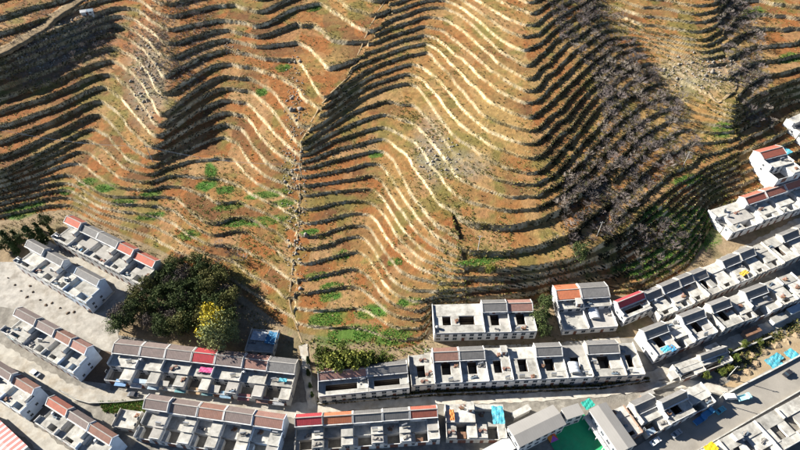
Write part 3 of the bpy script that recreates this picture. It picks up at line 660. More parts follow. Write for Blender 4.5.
# green court
M_COURTGREEN = material('green sports court', (0.03,0.42,0.17), 0.75, 0.12, 0.4, stain=(0.06,0.36,0.16))
patch('sports_court', [(543,432),(583,413.5),(612,448),(570,475)], M_COURTGREEN, 0.20)
# playhouse with four-colour canopy in the school court
p = hit_z(550.5, 440, ground(74)); z0 = ground(p.y)
o = empty('playhouse', (p.x, p.y, z0), .4); tagp(o, 'small playhouse with red, orange and purple canopy in the green school court', 'playhouse')
for sx in (-1, 1):
    for sy in (-1, 1): MB().cyl(sx * 1.1, sy * 1.1, -.3, 2.4, .07, 8).build('post', M_STEEL, o)
MB().box(-1.3, 1.3, -1.3, 1.3, 1.0, 1.12).build('deck', M_RUST, o)
for k, c in enumerate([(0.6,0.08,0.05),(0.75,0.25,0.03),(0.28,0.06,0.35),(0.65,0.12,0.04)]):
    a = k * math.pi / 2 + math.pi / 4; b = a + math.pi / 2; r = 2.3
    m = MB(); m.v = [(r*math.cos(a), r*math.sin(a), 2.4), (r*math.cos(b), r*math.sin(b), 2.4), (0, 0, 3.7), (r*math.cos(a), r*math.sin(a), 2.33), (r*math.cos(b), r*math.sin(b), 2.33), (0, 0, 3.6)]
    m.f = [(0,1,2),(5,4,3),(0,3,4,1),(1,4,5,2),(2,5,3,0)]; m.build('canopy_panel', material('play canopy %d' % k, c, .6, .05), o)
MB().prism([(1.2, 1.1), (3.4, 0.1), (3.4, 0.2), (1.2, 1.22)], -.4, .4).build('slide', material('play yellow', (.6,.4,.03), .5), o)

# ------------------------------------------------------------------ tarps, sheets and heaters lying on roofs and in yards
def tarp(label, u, v, h, w, d, mat, rz, group='tarps and sheets'):
    p = Vector(tuple(float(q) for q in hit(u, v, h))); n = 6; V = []; F = []
    for j in range(n + 1):
        for i in range(n + 1):
            V.append(((i / n - .5) * w * (1 + .05 * math.sin(j * 2.1)), (j / n - .5) * d * (1 + .05 * math.sin(i * 1.7)), 0.10 + .09 * math.sin(i * 1.9 + j) + .07 * math.cos(j * 2.3 - i)))
    F = [(j*(n+1)+i, j*(n+1)+i+1, (j+1)*(n+1)+i+1, (j+1)*(n+1)+i) for j in range(n) for i in range(n)]
    b = len(V); V += [(x, y, z - .07) for x, y, z in V[:b]]; F += [tuple(q + b for q in reversed(f)) for f in F]
    rim = [i for i in range(n)] + [j*(n+1)+n for j in range(n)] + [n*(n+1)+n-i for i in range(n)] + [(n-j)*(n+1) for j in range(n)]
    F += [(rim[(k+1) % len(rim)], rim[k], rim[k] + b, rim[(k+1) % len(rim)] + b) for k in range(len(rim))]
    me = bpy.data.meshes.new('tarp'); me.from_pydata(V, [], F); me.materials.append(mat)
    o = link('tarp', me); o.location = p; o.rotation_euler = (0, 0, rz); return tagp(o, label, 'tarp', group)
q = on_terrain(786, 151); LONE = q.z - ground(q.y) + .35
tarp('blue tarp spread over the pale shed roof by the grove', 272, 338, 3.0, 4.5, 5.5, M_BLUE, -.2)
tarp('pale grey sheet lying on the shed roof by the grove', 259, 336, 3.0, 6.0, 4.0, material('grey sheet', (.42,.46,.50), .6, .15), -.1)
tarp('cyan tarp beside the lone red roofed house', 786, 151, LONE, 5, 4.5, M_CYAN, .5)
tarp('larger cyan tarp over the building lot by the road', 773.5, 362, 0.5, 5.6, 4.2, M_CYAN, .45)
tarp('middle cyan tarp folded over the building lot', 778, 357, 0.55, 3.4, 3.0, M_CYAN, .55)
tarp('cyan tarp at the far end of the building lot', 792, 354.5, 0.5, 4.6, 4.2, M_CYAN, .5)
tarp('cyan sheet in the yard of the roadside house', 646, 418, 3.0, 3.2, 2.6, M_CYAN, .4)
tarp('cyan awning over the sunken court beside the school', 498, 415, 5.56, 4.2, 6.5, M_CYAN, 0)
tarp('teal cloth on the white corner house terrace', 666, 349, 5.48, 4.2, 2.2, M_CYAN, .45)
tarp('blue cloth on the white corner house terrace', 672, 348, 5.52, 2.4, 2.6, M_BLUE, .45)
tarp('yellow sheet on the sunken roof below the road', 711, 448, 2.4, 4.5, 3.0, material('yellow sheet', (.65,.45,.02), .6, .1), .5)
tarp('yellow cloth drying on a diagonal row roof', 744, 273, 4.92, 4.2, 2.0, material('yellow cloth', (.62,.40,.06), .7, .1), .5)
tarp('bright cyan tarp on the last roof of the grove row', 283, 380, 5.4, 3.0, 1.4, M_CYAN, -.1)
tarp('pink cloths drying on the crimson roofed house', 206, 370, 5.4, 5.0, 2.0, material('pink cloth', (.55,.08,.22), .7, .1), -.1)
tarp('orange junk sheet on the pale roof beside red row', 452, 415, 5.64, 1.6, 4.0, material('orange sheet', (.55,.20,.05), .7, .15), 0)
tarp('teal sheet canopy by the small school link block', 588, 404, 3.32, 4.2, 3.2, material('teal sheet', (.03,.30,.24), .6, .15), .5)
tarp('blue sheet on a court of the row behind plaza', 79, 250, 5.24, 2.6, 2.4, M_BLUE, -.5)
tarp('pale cyan sheet roofing a court above plaza', 44, 271, 5.16, 5.0, 4.2, material('pale cyan sheet', (.33,.50,.50), .5, .15), -.5)
tarp('pale cyan sheet roofing a court below plaza', 16, 334, 5.16, 3.6, 4.6, material('pale cyan sheet', (.33,.50,.50), .5, .15), -.5)

# domed skylights
def dome(label, u, v, h, rx, ry, rz):
    p = Vector(tuple(float(q) for q in hit(u, v, h))); n = 9; V = []; m = 12
    for j in range(n + 1):
        for k, s_ in enumerate((0, 1)): pass
    prof = [(math.cos(math.pi * i / m) * rx, math.sin(math.pi * i / m) * rx * .6) for i in range(m + 1)]
    o = empty('skylight', p, rz); tagp(o, label, 'skylight', 'domed court skylights')
    b = MB(); b.prism(prof, -ry, ry); b.build('vault', M_SHEETW, o)
    for k in range(4): MB().prism([(a * 1.02, c * 1.03) for a, c in prof], -ry + k * (2 * ry - .12) / 3 - .01, -ry + k * (2 * ry - .12) / 3 + .12).build('rib', M_STEEL, o)
M_SHEETW = material('white sheet vault', (.58,.62,.66), .4, .08)
dome('white vaulted skylight on the grey stepped house', 594, 314, 3.24, 2.1, 2.4, math.pi / 2)
dome('white vaulted skylight over a court of the hedge lane row', 574, 368, 5.4, 2.0, 2.2, math.pi / 2)

# ------------------------------------------------------------------ solar water heaters on roofs
def on_house(what, h, alt):
    l = what + ' on ' + h['label']; return l if len(l.split()) <= 16 else alt
def heater_meshes():
    t = MB().cyl(0, 1.25, -1.0, 1.0, .24, 12, axis='x').mesh('tank', M_STEEL)
    t2 = MB()
    for k in range(12): x = -.9 + k * .163; t2.prism([(-.75, .12), (.05, 1.1), (.0, 1.15), (-.8, .17)], x, x + .07)
    tubes = t2.mesh('tube_bank', M_GLASS)
    f = MB(); f.box(-.95, -.88, -.02, .05, 0, 1.1).box(.88, .95, -.02, .05, 0, 1.1).box(-.95, .95, -.8, -.72, 0, .12)
    return t, tubes, f.mesh('frame', M_STEEL)
HM = heater_meshes(); k = 0
for h in houses:
    c = [t for t in h['tops'] if t[1] - t[0] > 3.2 and t[3] - t[2] > 2.6 and t[4] > 4.5]
    if not c or h['rs'].random() < .45: continue
    t = h['rs'].choice(c); x = t[0] + 1.3 + (t[1] - t[0] - 2.6) * h['rs'].random(); y = t[2] + 1.2 + max(0, t[3] - t[2] - 2.4) * h['rs'].random()
    o = empty('solar_water_heater', h['o'].matrix_basis @ Vector((x, y, t[4] + .16)), h['o'].rotation_euler.z + h['rs'].choice([0, 0, .3]))
    for n_, m_ in zip(('tank', 'tube_bank', 'frame'), HM): link(n_, m_, o)
    tagp(o, on_house('solar heater', h, 'solar water heater with steel tank on a flat house roof'), 'water heater', 'solar water heaters on roofs')
# rooftop clutter: stair huts and water tanks
TANK = (MB().cyl(0, 0, 0, 1.3, .65, 14).mesh('tank_body', M_STEEL), MB().cyl(0, 0, 1.3, 1.55, .65, 14, .25).mesh('tank_cap', M_STEEL))
HUT = (MB().box(-1.1, 1.1, -1.3, 1.3, 0, 2.2).mesh('hut_wall', M_WHITE), MB().box(-1.3, 1.3, -1.5, 1.5, 2.2, 2.34).mesh('hut_roof', M_CONC), MB().box(-.5, .5, -1.36, -1.302, 0, 1.9).mesh('door', M_DOOR))
for h in houses:
    c = [t for t in h['tops'] if t[1] - t[0] > 4.4 and t[3] - t[2] > 3.4 and t[4] > 3.3]
    if not c: continue
    q = h['rs'].random(); t = h['rs'].choice(c)
    if q < .22:
        o = empty('water_tank', h['o'].matrix_basis @ Vector((t[0] + .9 + .6 * h['rs'].random(), t[3] - 1.2, t[4] + .16))); link('tank_body', TANK[0], o); link('tank_cap', TANK[1], o)
        tagp(o, on_house('water tank', h, 'round steel water tank standing on a flat house roof'), 'water tank', 'water tanks on roofs')
    elif q < .5 and t[4] > 5:
        o = empty('stair_hut', h['o'].matrix_basis @ Vector((t[1] - 1.6, t[3] - 1.7, t[4] + .16)), h['o'].rotation_euler.z)
        for n_, m_ in zip(('wall', 'roof', 'door'), HUT): link(n_, m_, o)
        tagp(o, on_house('stair hut', h, 'small white stair hut on a flat house roof'), 'stair hut', 'stair huts on roofs')

# junk on the flat roofs
M_JUNK = [material('junk %d' % i, c, .8, .25, 1.5) for i, c in enumerate([(.20,.12,.07),(.10,.10,.11),(.32,.30,.27),(.14,.18,.22),(.24,.13,.10)])]
JUNK = []
for q in range(6):
    g = random.Random(q + 5); parts = []
    for m_ in g.sample(M_JUNK, 2):
        b = MB()
        for k in range(4):
            x, y = g.uniform(-1.1, 1.1), g.uniform(-.7, .7); a, c, h_ = g.uniform(.15, .6), g.uniform(.12, .4), g.uniform(.1, .7); b.box(x - a, x + a, y - c, y + c, 0.0 + .003 * k, h_)
        parts.append(b.mesh('junk', m_))
    JUNK.append(parts)
for h in houses:
    for t in h['tops']:
        if t[1] - t[0] < 3 or t[3] - t[2] < 2.4 or h['rs'].random() < .62: continue
        x = t[0] + 1.4 + max(0, t[1] - t[0] - 2.8) * h['rs'].random(); y = t[2] + 1.0 + max(0, t[3] - t[2] - 2) * h['rs'].random()
        o = empty('junk_pile', h['o'].matrix_basis @ Vector((x, y, t[4] + .165)), h['o'].rotation_euler.z + h['rs'].uniform(-.4, .4))
        for m_ in h['rs'].choice(JUNK): link('boxes', m_, o)
        tagp(o, on_house('junk pile', h, 'small pile of boxes and junk left on a flat house roof'), 'junk pile', 'junk piles on roofs')
# ------------------------------------------------------------------ awnings, stacks and other things along the grove row
AW = [(121,386,'blue',(.05,.25,.55)),(137,388,'white',(.6,.62,.65)),(154,389.5,'pale blue',(.35,.5,.62)),(170,391,'off white',(.55,.55,.5)),(181,392.5,'teal',(.05,.34,.38)),(195,394,'ochre',(.45,.26,.08)),(208,395.5,'dark teal',(.04,.22,.25)),(226,398,'steel blue',(.12,.28,.42)),(244,400.5,'dull red',(.38,.09,.07)),(263,403,'rust brown',(.28,.11,.06)),(279,405,'grey',(.3,.31,.33))]
for u, v, cn, c in AW:
    p = Vector(tuple(float(q) for q in hit(u, v - 3, 2.3))); o = empty('awning', (p.x, p.y, ground(p.y)), -.1)
    tagp(o, '%s sheet awning on posts beside the lane below the grove row' % cn, 'awning', 'awnings along the grove row')
    m_ = material('awning ' + cn, tuple(.6 * q + .4 * .22 for q in c), .6, .2, .8, .3, 3.0)
    MB().prism([(-1.2, 2.1), (1.3, 2.55), (1.3, 2.62), (-1.2, 2.17)], -2.3, 2.1).build('sheet', m_, o)
    for sx in (-2.2, 2.0): MB().box(sx, sx + .08, -1.1, -1.02, -.5, 2.1).build('post', M_STEEL, o); MB().box(sx, sx + .08, 1.1, 1.18, -.5, 2.48).build('post', M_STEEL, o)
def heap(label, cat, u, v, r, mat, group, h=.9, hill=False):
    p = on_terrain(u, v) if hill else Vector(tuple(float(q) for q in hit(u, v))); rs = random.Random(int(u * 7 + v)); V = [(0, 0, h)]; F = []; n = 12
    for j, (q, z) in enumerate(((.35, .85), (.7, .45), (1.0, -.3))):
        for i in range(n): a = 2 * math.pi * i / n; k = q * r * rs.uniform(.8, 1.2); V.append((k * math.cos(a), k * math.sin(a) * .75, z * h * rs.uniform(.8, 1.15)))
    F = [(0, 1 + i, 1 + (i + 1) % n) for i in range(n)]
    for j in range(2): F += [(1 + j*n + i, 1 + (j+1)*n + i, 1 + (j+1)*n + (i+1) % n, 1 + j*n + (i+1) % n) for i in range(n)]
    me = bpy.data.meshes.new(cat.replace(' ', '_')); me.from_pydata(V, [], F); me.materials.append(mat)
    o = link(cat.replace(' ', '_'), me); o.location = p; o.rotation_euler = (0, 0, rs.uniform(0, 3)); return tagp(o, label, cat, group)
M_SAND = material('sand heap', (.30,.225,.14), .95, .2, 1.0, .5, 3.0)
M_EARTHSHADOW = material('dark earth and wall shadow', (.14,.10,.07), .95, .2, 1.0, .5, 3.0)
for u, v, r in ((735,378,2.6),(748,372,2.2),(756,364,2.4),(764,352,2.6),(776,345,2.8),(786,341,2.4),(795,335,2.2),(752,355,2.0),(742,366,1.8)):
    heap('pale sand heap in the building lot above the road', 'sand heap', u, v, r, M_SAND, 'sand heaps in the building lot', 0.9)
for i, (u, v) in enumerate(((21,291),(27,297),(33,292),(40,300),(46,305),(52,303),(60,308),(68,313),(30,286),(15,285),(8,278),(74,312))):
    heap('small dark heap of earth on the pale plaza', 'earth heap', u, v, .5 + (i * 37 % 10) * .06, M_EARTHSHADOW, 'earth heaps on the plaza', .5)
patch('building_lot', [(722,386),(745,372),(770,345),(800,325),(840,322),(840,338),(800,358),(760,376),(735,388)], material('sandy lot', (.33,.255,.16), .95, .2, .3, .4, 2.0, stain=(.34,.23,.12)), .24)
patch('walled_yard', [(101,350),(118,354),(108,384),(84,381)], M_EARTHSHADOW, .09)  # dark tone stands in for the shadow cast by the row's end wall
patch('tyre_yard', [(38,392),(58,402),(36,428),(16,414)], M_COURT, .09)
patch('vegetable_garden', [(98,402),(148,400),(145,413),(116,414),(104,412)], material('garden soil', (.17,.13,.07), .95, .2, .8, .4, 3.0), .16)
# tyre
p = Vector(tuple(float(q) for q in hit(43, 404, .2))); n = 20; V = []; F = []
for i in range(n):
    for j in range(8): a = 2*math.pi*i/n; b = 2*math.pi*j/8; r = 1.0 + .3 * math.cos(b); V.append((r*math.cos(a), r*math.sin(a), .3 + .3*math.sin(b)))
F = [(i*8+j, ((i+1) % n)*8+j, ((i+1) % n)*8+(j+1) % 8, i*8+(j+1) % 8) for i in range(n) for j in range(8)]
me = bpy.data.meshes.new('tyre'); me.from_pydata(V, [], F); me.materials.append(M_TYRE); o = link('tyre', me); o.location = p; tagp(o, 'large black tyre lying in the dark paved yard', 'tyre')

# ------------------------------------------------------------------ low walls along lanes and lots
def wall_line(name, label, pts, h, t, mat, cap=True, off=0.0):
    P = [Vector(tuple(float(q) for q in hit(u, v))) for u, v in pts]; o = empty(name, P[0]); tagp(o, label, 'wall'); P = [q - P[0] for q in P]
    b = MB(); c = MB()
    for a, d in zip(P[:-1], P[1:]):
        n = Vector((-(d - a).y, (d - a).x, 0)).normalized() * t / 2
        for m_, z0, z1, k in ((b, -1.5, h, 1.0), (c, h, h + .12, 1.35)):
            i = len(m_.v); q = n * k
            m_.v += [tuple(a - q + Vector((0,0,z0))), tuple(d - q + Vector((0,0,z0))), tuple(d + q + Vector((0,0,z0))), tuple(a + q + Vector((0,0,z0)))] + [tuple(a - q + Vector((0,0,z1))), tuple(d - q + Vector((0,0,z1))), tuple(d + q + Vector((0,0,z1))), tuple(a + q + Vector((0,0,z1)))]
            m_.f += [(i+4,i+5,i+6,i+7),(i,i+1,i+5,i+4),(i+1,i+2,i+6,i+5),(i+2,i+3,i+7,i+6),(i+3,i,i+4,i+7),(i+3,i+2,i+1,i)]
    b.build('wall_body', mat, o); c.build('coping', M_CONC, o); return o
M_STONE = material('mortared stone', (.36,.32,.26), .9, .2, 1.2, .5, 3.0, stain=(.24,.21,.17))
wall_line('garden_wall', 'long low stone wall below the hedge lane row', [(318,404.5),(368,400.5),(430,395),(520,391.5),(600,388.5),(650,381)], 1.0, .35, M_STONE)
wall_line('garden_wall', 'low pale wall curving along the lane above the vegetable garden', [(60,391),(76,400),(90,404),(118,403),(148,400)], 0.9, .3, M_CONC2)
wall_line('roadside_wall', 'pale low wall between building lot and main road', [(722,397),(742,386),(770,372),(800,356),(840,336)], 1.1, .4, M_CONC)
wall_line('roadside_wall', 'pale parapet along the sunken row side of the road', [(690,455),(716,440),(755,417),(800,391),(850,362)], .9, .3, M_CONC)
wall_line('roadside_wall', 'low wall below the dark lane under white gabled row', [(650,392),(700,372),(735,352),(770,338)], 1.3, .4, M_STONE)
wall_line('lane_wall', 'low white wall along lane below the short grey row', [(88,312),(104,303),(115,292)], 1.0, .25, M_WHITE)
wall_line('garden_wall', 'stone wall in front of the short terrace foot row', [(432,352.5),(480,350),(532,349)], .9, .3, M_STONE)

# ------------------------------------------------------------------ vehicles
def car_parts(kind, paint):
    s = {'sedan': (4.4, 1.75, [( -2.2,.35),(-2.2,.85),(-1.45,.95),(-.8,1.42),(.65,1.42),(1.25,.95),(2.1,.82),(2.2,.35)]),
         'van': (4.8, 1.85, [(-2.4,.4),(-2.4,1.75),(-2.1,1.95),(1.2,1.95),(1.9,1.2),(2.4,1.0),(2.4,.4)]),
         'truck': (5.6, 2.0, [(1.1,.5),(1.1,2.1),(2.2,2.1),(2.7,1.2),(2.8,1.1),(2.8,.5)])}[kind]
    Lh, Wd, prof = s; P = []
    b = MB(); b.prism([(y, z) for y, z in prof], -Wd/2, Wd/2); b.v = [(y, x, z) for x, y, z in b.v]; P.append(('body', b.mesh('body', paint)))
    g = MB()
    if kind == 'sedan':
        for sy in (-1, 1): g.poly([(-1.3, sy*(Wd/2+.005), .98), (1.1, sy*(Wd/2+.005), .98), (.6, sy*(Wd/2+.005), 1.36), (-.75, sy*(Wd/2+.005), 1.36)])
        g.poly([(1.24,-.75,.99),(1.24,.75,.99),(.69,.68,1.40),(.69,-.68,1.40)]); g.poly([(-1.44,.75,.99),(-1.44,-.75,.99),(-.84,-.68,1.41),(-.84,.68,1.41)])
    elif kind == 'van':
        for sy in (-1, 1): g.poly([(-2.2, sy*(Wd/2+.005), 1.15), (1.5, sy*(Wd/2+.005), 1.15), (1.1, sy*(Wd/2+.005), 1.75), (-2.1, sy*(Wd/2+.005), 1.75)])
        g.poly([(1.92,-.8,1.24),(1.92,.8,1.24),(1.26,.78,1.92),(1.26,-.78,1.92)])
    else:
        g.poly([(2.69,-.85,1.26),(2.69,.85,1.26),(2.25,.85,2.04),(2.25,-.85,2.04)])
        for sy in (-1, 1): g.poly([(1.3, sy*(Wd/2+.005), 1.25), (2.4, sy*(Wd/2+.005), 1.25), (2.1, sy*(Wd/2+.005), 1.95), (1.3, sy*(Wd/2+.005), 1.95)])
        bed = MB().box(-2.8, 1.0, -1.0, 1.0, .8, .92).box(-2.8, 1.0, -1.0, -.94, .92, 1.35).box(-2.8, 1.0, .94, 1.0, .92, 1.35).box(-2.8, -2.74, -.93, .93, .92, 1.35).box(-2.6,1.2,-.45,.45,.5,.78)
        P.append(('cargo_bed', bed.mesh('cargo_bed', paint)))
    P.append(('window_glass', g.mesh('window_glass', M_GLASS)))
    return P, Lh, Wd
WHEEL = (MB().cyl(0, 0, -.11, .11, .33, 14, axis='y').mesh('wheel', M_TYRE), MB().cyl(0, 0, -.125, .125, .19, 10, axis='y').mesh('rim', M_STEEL))
LAMP = MB().box(-.03, .03, -.16, .16, -.08, .08).mesh('headlight', material('lamp glass', (.7,.7,.65), .2))
def vehicle(name, cat, label, u, v, kind, color, rz, lift=.12, group='parked vehicles'):
    p = Vector(tuple(float(q) for q in hit(u, v, lift))); o = empty(name, p, rz); tagp(o, label, cat, group)
    o.rotation_euler = (0, 0, rz)
    P, Lh, Wd = car_parts(kind, material('car paint %s %s' % (kind, label[:12]), color, .35, .03, spec=.5))
    for n_, m_ in P: link(n_, m_, o)
    for sx in (-.3, .3):
        for sy in (-1, 1): put('wheel', WHEEL, 'rim', o, (sx * Lh, sy * (Wd / 2 - .08), .33))
    for sy in (-1, 1): l = link('headlight', LAMP, o); l.location = (Lh / 2, sy * (Wd / 2 - .3), .72)
    return o
vehicle('parked_car', 'car', 'silver sedan parked on the wide lane below the plaza row', 36, 374, 'sedan', (.45,.48,.52), -.5)
vehicle('parked_car', 'car', 'dark sedan parked beside the vegetable garden', 134, 395.5, 'sedan', (.05,.05,.06), -.1)
vehicle('parked_van', 'van', 'white van parked at the lane mouth by the main road', 730, 398, 'van', (.75,.75,.75), .05, .3)
vehicle('parked_truck', 'truck', 'pale cyan small truck nose to tail with the white van', 743, 398.5, 'truck', (.35,.62,.68), .25, .3)
vehicle('parked_truck', 'truck', 'blue truck in the shade beside the roadside house', 699, 421, 'truck', (.05,.20,.42), .5, .3)
vehicle('parked_truck', 'truck', 'small blue truck beside the larger blue truck', 707, 414, 'truck', (.08,.28,.48), .5, .3)
vehicle('parked_car', 'car', 'teal car parked under the utility pole by the road', 720, 411, 'sedan', (.10,.36,.42), .5, .3)
vehicle('parked_car', 'car', 'black car driving in the shade beside the building lot wall', 787, 374, 'sedan', (.03,.03,.035), .5, .3)
vehicle('parked_car', 'car', 'white car parked by the school wing corner', 655, 442, 'sedan', (.7,.7,.7), .5, .3)
vehicle('parked_car', 'car', 'grey car parked below the cyan sheet yard', 676, 434, 'sedan', (.3,.31,.33), .5, .3)

# ------------------------------------------------------------------ utility poles
def pole(label, u, v, h, hill=True, name='utility_pole'):
    p = on_terrain(u, v) if hill else Vector(tuple(float(q) for q in hit(u, v))); o = empty(name, p); tagp(o, label, 'utility pole', 'concrete utility poles')
    MB().cyl(0, 0, -1.5, h, .19, 8, .12).build('shaft', M_CONC, o); MB().box(-.9, .9, -.06, .06, h - .7, h - .55).build('crossarm', M_STEEL, o)
    for x in (-.8, 0, .8): MB().cyl(x, 0, h - .55, h - .3, .06, 6).build('insulator', M_WHITE, o)
    return p + Vector((0, 0, h - .3))
pole('concrete utility pole on the straw coloured spur terraces', 478, 250, 9)
pole('concrete utility pole on the shaded slope of the hollow', 597, 236, 9)
pole('concrete utility pole among the scrub above the white end wall', 683, 166, 9)
pole('concrete utility pole at the weedy lot by the road', 727, 378, 9, False)
pole('concrete utility pole beside the teal car', 716, 402, 8, False)
wa = [pole('concrete utility pole on the dark ridge flank under the wires', -14, 140, 10), pole('concrete utility pole on the rib between two hollows', 153, 162, 10), pole('concrete utility pole beside the ridge footpath', 302, 178, 9)]
for i, (a, b) in enumerate(zip(wa[:-1], wa[1:])):
    o = empty('power_line', a); tagp(o, ['thin pale power lines sagging over the dark hollow', 'thin pale power lines ending beside the ridge footpath'][i], 'power line')
    for k in (-.8, 0, .8):
        V = []; F = []; n = 24; r = .018
        for j in range(n + 1):
            t = j / n; q = (b - a) * t + Vector((k, 0, -3.5 * 4 * t * (1 - t)))
            V += [tuple(q + Vector((0, -r, -r))), tuple(q + Vector((0, r, -r))), tuple(q + Vector((0, 0, r)))]
        F = [(3*j+c, 3*j+3+c, 3*j+3+(c+1) % 3, 3*j+(c+1) % 3) for j in range(n) for c in range(3)]
        me = bpy.data.meshes.new('wire'); me.from_pydata(V, [], F); me.materials.append(M_STEEL); link('wire', me, o)
# tent-like hut high on the hillside
p = on_terrain(88, 14); o = empty('field_hut', p, .35); tagp(o, 'small white and blue field hut among top terraces', 'hut')
MB().box(-3.2, 3.2, -1.6, 1.6, -1.5, 2.0).build('wall', M_WHITE, o)
MB().prism([(-2, 1.9), (0, 2.7), (2, 1.9), (2, 2.0), (0, 2.8), (-2, 2.0)], -3.5, 0).build('roof', M_WHITE, o)
MB().prism([(-2, 1.9), (0, 2.7), (2, 1.9), (2, 2.0), (0, 2.8), (-2, 2.0)], 0.02, 3.5).build('roof', M_SHEET, o)
put('door', DOORM, 'handle', o, (0, -1.602, 0)); put('window', WIN2, 'pane', o, (1.8, -1.602, .8))

# ------------------------------------------------------------------ trees
def inpoly(u, v, poly):
    r = np.zeros(np.shape(u), bool); n = len(poly)
    for i in range(n):
        x0, y0 = poly[i]; x1, y1 = poly[(i + 1) % n]
        c = ((y0 > v) != (y1 > v)) & (u < (x1 - x0) * (v - y0) / (y1 - y0 + 1e-9) + x0); r ^= c
    return r
def leaves(C, size, r_, colr):                                     # quads of random attitude at centres C
    n = len(C); d = r_.normal(size=(n, 3)); d /= np.linalg.norm(d, axis=1)[:, None]
    a = np.cross(d, r_.normal(size=(n, 3))); a /= np.linalg.norm(a, axis=1)[:, None] + 1e-9; b = np.cross(d, a)
    s = size * r_.uniform(.6, 1.3, (n, 1)); a = a * s; b = b * s * .62
    V = np.stack([C - a, C - b, C + a, C + b], 1).reshape(-1, 3); F = np.arange(4 * n).reshape(n, 4)
    return V, F, np.repeat(colr, 4, 0)
def tube(mb, p, q, r0, r1, n=5):
    d = (q - p).normalized(); a = d.orthogonal().normalized(); b = d.cross(a); i = len(mb.v)
    for c, r in ((p, r0), (q, r1)):
        for k in range(n): t = 2 * math.pi * k / n; mb.v.append(tuple(c + a * (r * math.cos(t)) + b * (r * math.sin(t))))
    mb.f += [(i+k, i+(k+1) % n, i+n+(k+1) % n, i+n+k) for k in range(n)]
def leaf_tree(seed, h, r, c0, c1, nclump=46, per=42, conical=False, leaf=.26):
    g = np.random.default_rng(seed); rs = random.Random(seed); C = []; K = []
    cz = h * .62
    for i in range(nclump):
        d = g.normal(size=3); d /= np.linalg.norm(d); q = g.uniform(.45, 1.0)
        c = d * q * np.array([r, r, h * .42]) * (1 + .25 * math.sin(3 * math.atan2(d[1], d[0]) + seed)); c[2] += cz
        if conical:
            t = g.uniform(.06, 1); a = g.uniform(0, 6.28); c = np.array([math.cos(a) * r * (1 - t * .85) * g.uniform(.5, 1), math.sin(a) * r * (1 - t * .85) * g.uniform(.5, 1), h * t])
        cr = g.uniform(.7, 1.25) * r * (.30 if not conical else .38); m = int(per * g.uniform(.6, 1.3))
        pts = c + g.normal(size=(m, 3)) * cr * np.array([.55, .55, .4]); C.append(pts)
        f = g.uniform(0, 1); K.append(np.tile(np.array(c0) * (1 - f) + np.array(c1) * f, (m, 1)) * g.uniform(.75, 1.25, (m, 1)))
    C = np.concatenate(C); C[:, 2] = np.maximum(C[:, 2], .3); V, F, K = leaves(C, leaf, g, np.concatenate(K)); crown = np_mesh('crown', V, F, M_LEAF, K)
    t = MB(); top = Vector((rs.uniform(-.3, .3), rs.uniform(-.3, .3), h * .8)); mid = Vector((0, 0, h * .3))
    tube(t, Vector((0, 0, -.6)), mid, r * .07 + .06, r * .05 + .04, 7); tube(t, mid, top, r * .05 + .04, .04, 6)
    for k in range(6):
        a = k * 1.05 + rs.random(); s = mid.lerp(top, rs.uniform(0, .6)); tube(t, s, s + Vector((math.cos(a) * r * .7, math.sin(a) * r * .7, h * rs.uniform(.12, .28))), .08, .025, 5)
    return t.mesh('trunk', M_BARK), crown
def bare_tree(seed, h, r, c):
    rs = random.Random(seed); t = MB(); tw = MB()
    base = Vector((0, 0, -.5)); fork = Vector((rs.uniform(-.1, .1), rs.uniform(-.1, .1), h * .28)); tube(t, base, fork, .13, .09, 6)
    tips = []
    for k in range(6):
        a = k * 1.05 + rs.uniform(-.3, .3); q = fork + Vector((math.cos(a) * r * .5, math.sin(a) * r * .5, h * rs.uniform(.25, .42))); tube(t, fork, q, .07, .04, 4); tips.append((q, a))
    tips.append((fork + Vector((0, 0, h * .45)), 0)); tube(t, fork, tips[-1][0], .07, .04, 4)
    for q, a in tips:
        for j in range(7):
            b = a + rs.uniform(-1.3, 1.3) if q is not tips[-1][0] else rs.uniform(0, 6.28)
            e = q + Vector((math.cos(b) * r * rs.uniform(.2, .55), math.sin(b) * r * rs.uniform(.2, .55), h * rs.uniform(.05, .3))); tube(tw, q, e, .035, .02, 3)
            for i in range(6):
                s = q.lerp(e, rs.uniform(.3, 1)); f = s + Vector((rs.uniform(-1, 1), rs.uniform(-1, 1), rs.uniform(-.1, 1))) * r * .26
                n = (f - s).orthogonal().normalized() * .024; i0 = len(tw.v); tw.v += [tuple(s - n), tuple(s + n), tuple(f)]; tw.f.append((i0, i0 + 1, i0 + 2))
    me = tw.mesh('crown', M_TWIG); cc = np.array(c) * np.random.default_rng(seed).uniform(.75, 1.25, (len(me.vertices), 1)); tint(me, cc)
    return t.mesh('trunk', M_BARK), me
def plant_tree(name, meshes, loc, rz, sc, label, group, cat='tree'):
    o = empty(name, loc, rz); o.scale = (sc, sc, sc * (0.9 + .25 * random.random())); link('trunk', meshes[0], o); link('crown', meshes[1], o); return tagp(o, label, cat, group)
def scatter(poly, n, mind, Lmin=-99, mask=None):
    m = inpoly(T['u'], T['v'], poly) & (T['L'] >= Lmin)
    if mask is not None: m &= mask
    ids = np.where(m)[0]
    if len(ids) == 0: return []
    ids = rng.permutation(ids)[:n * 60]; out = []
    for i in ids:
        p = (T['x'][i], T['y'][i])
        if all((p[0] - q[0]) ** 2 + (p[1] - q[1]) ** 2 > mind * mind for q in out): out.append((p[0], p[1], T['z'][i]))
        if len(out) >= n: break
    return out
DARK = [leaf_tree(11 + i, 10, 3.6, (.042,.064,.022), (.085,.11,.036), 60, 46) for i in range(3)]
OLIVE = [leaf_tree(31 + i, 9.5, 3.3, (.10,.11,.035), (.17,.16,.055), 56, 40) for i in range(2)]
PURPLE = [leaf_tree(36 + i, 8.5, 3.2, (.075,.060,.055), (.12,.10,.085), 56, 32, leaf=.2) for i in range(1)]
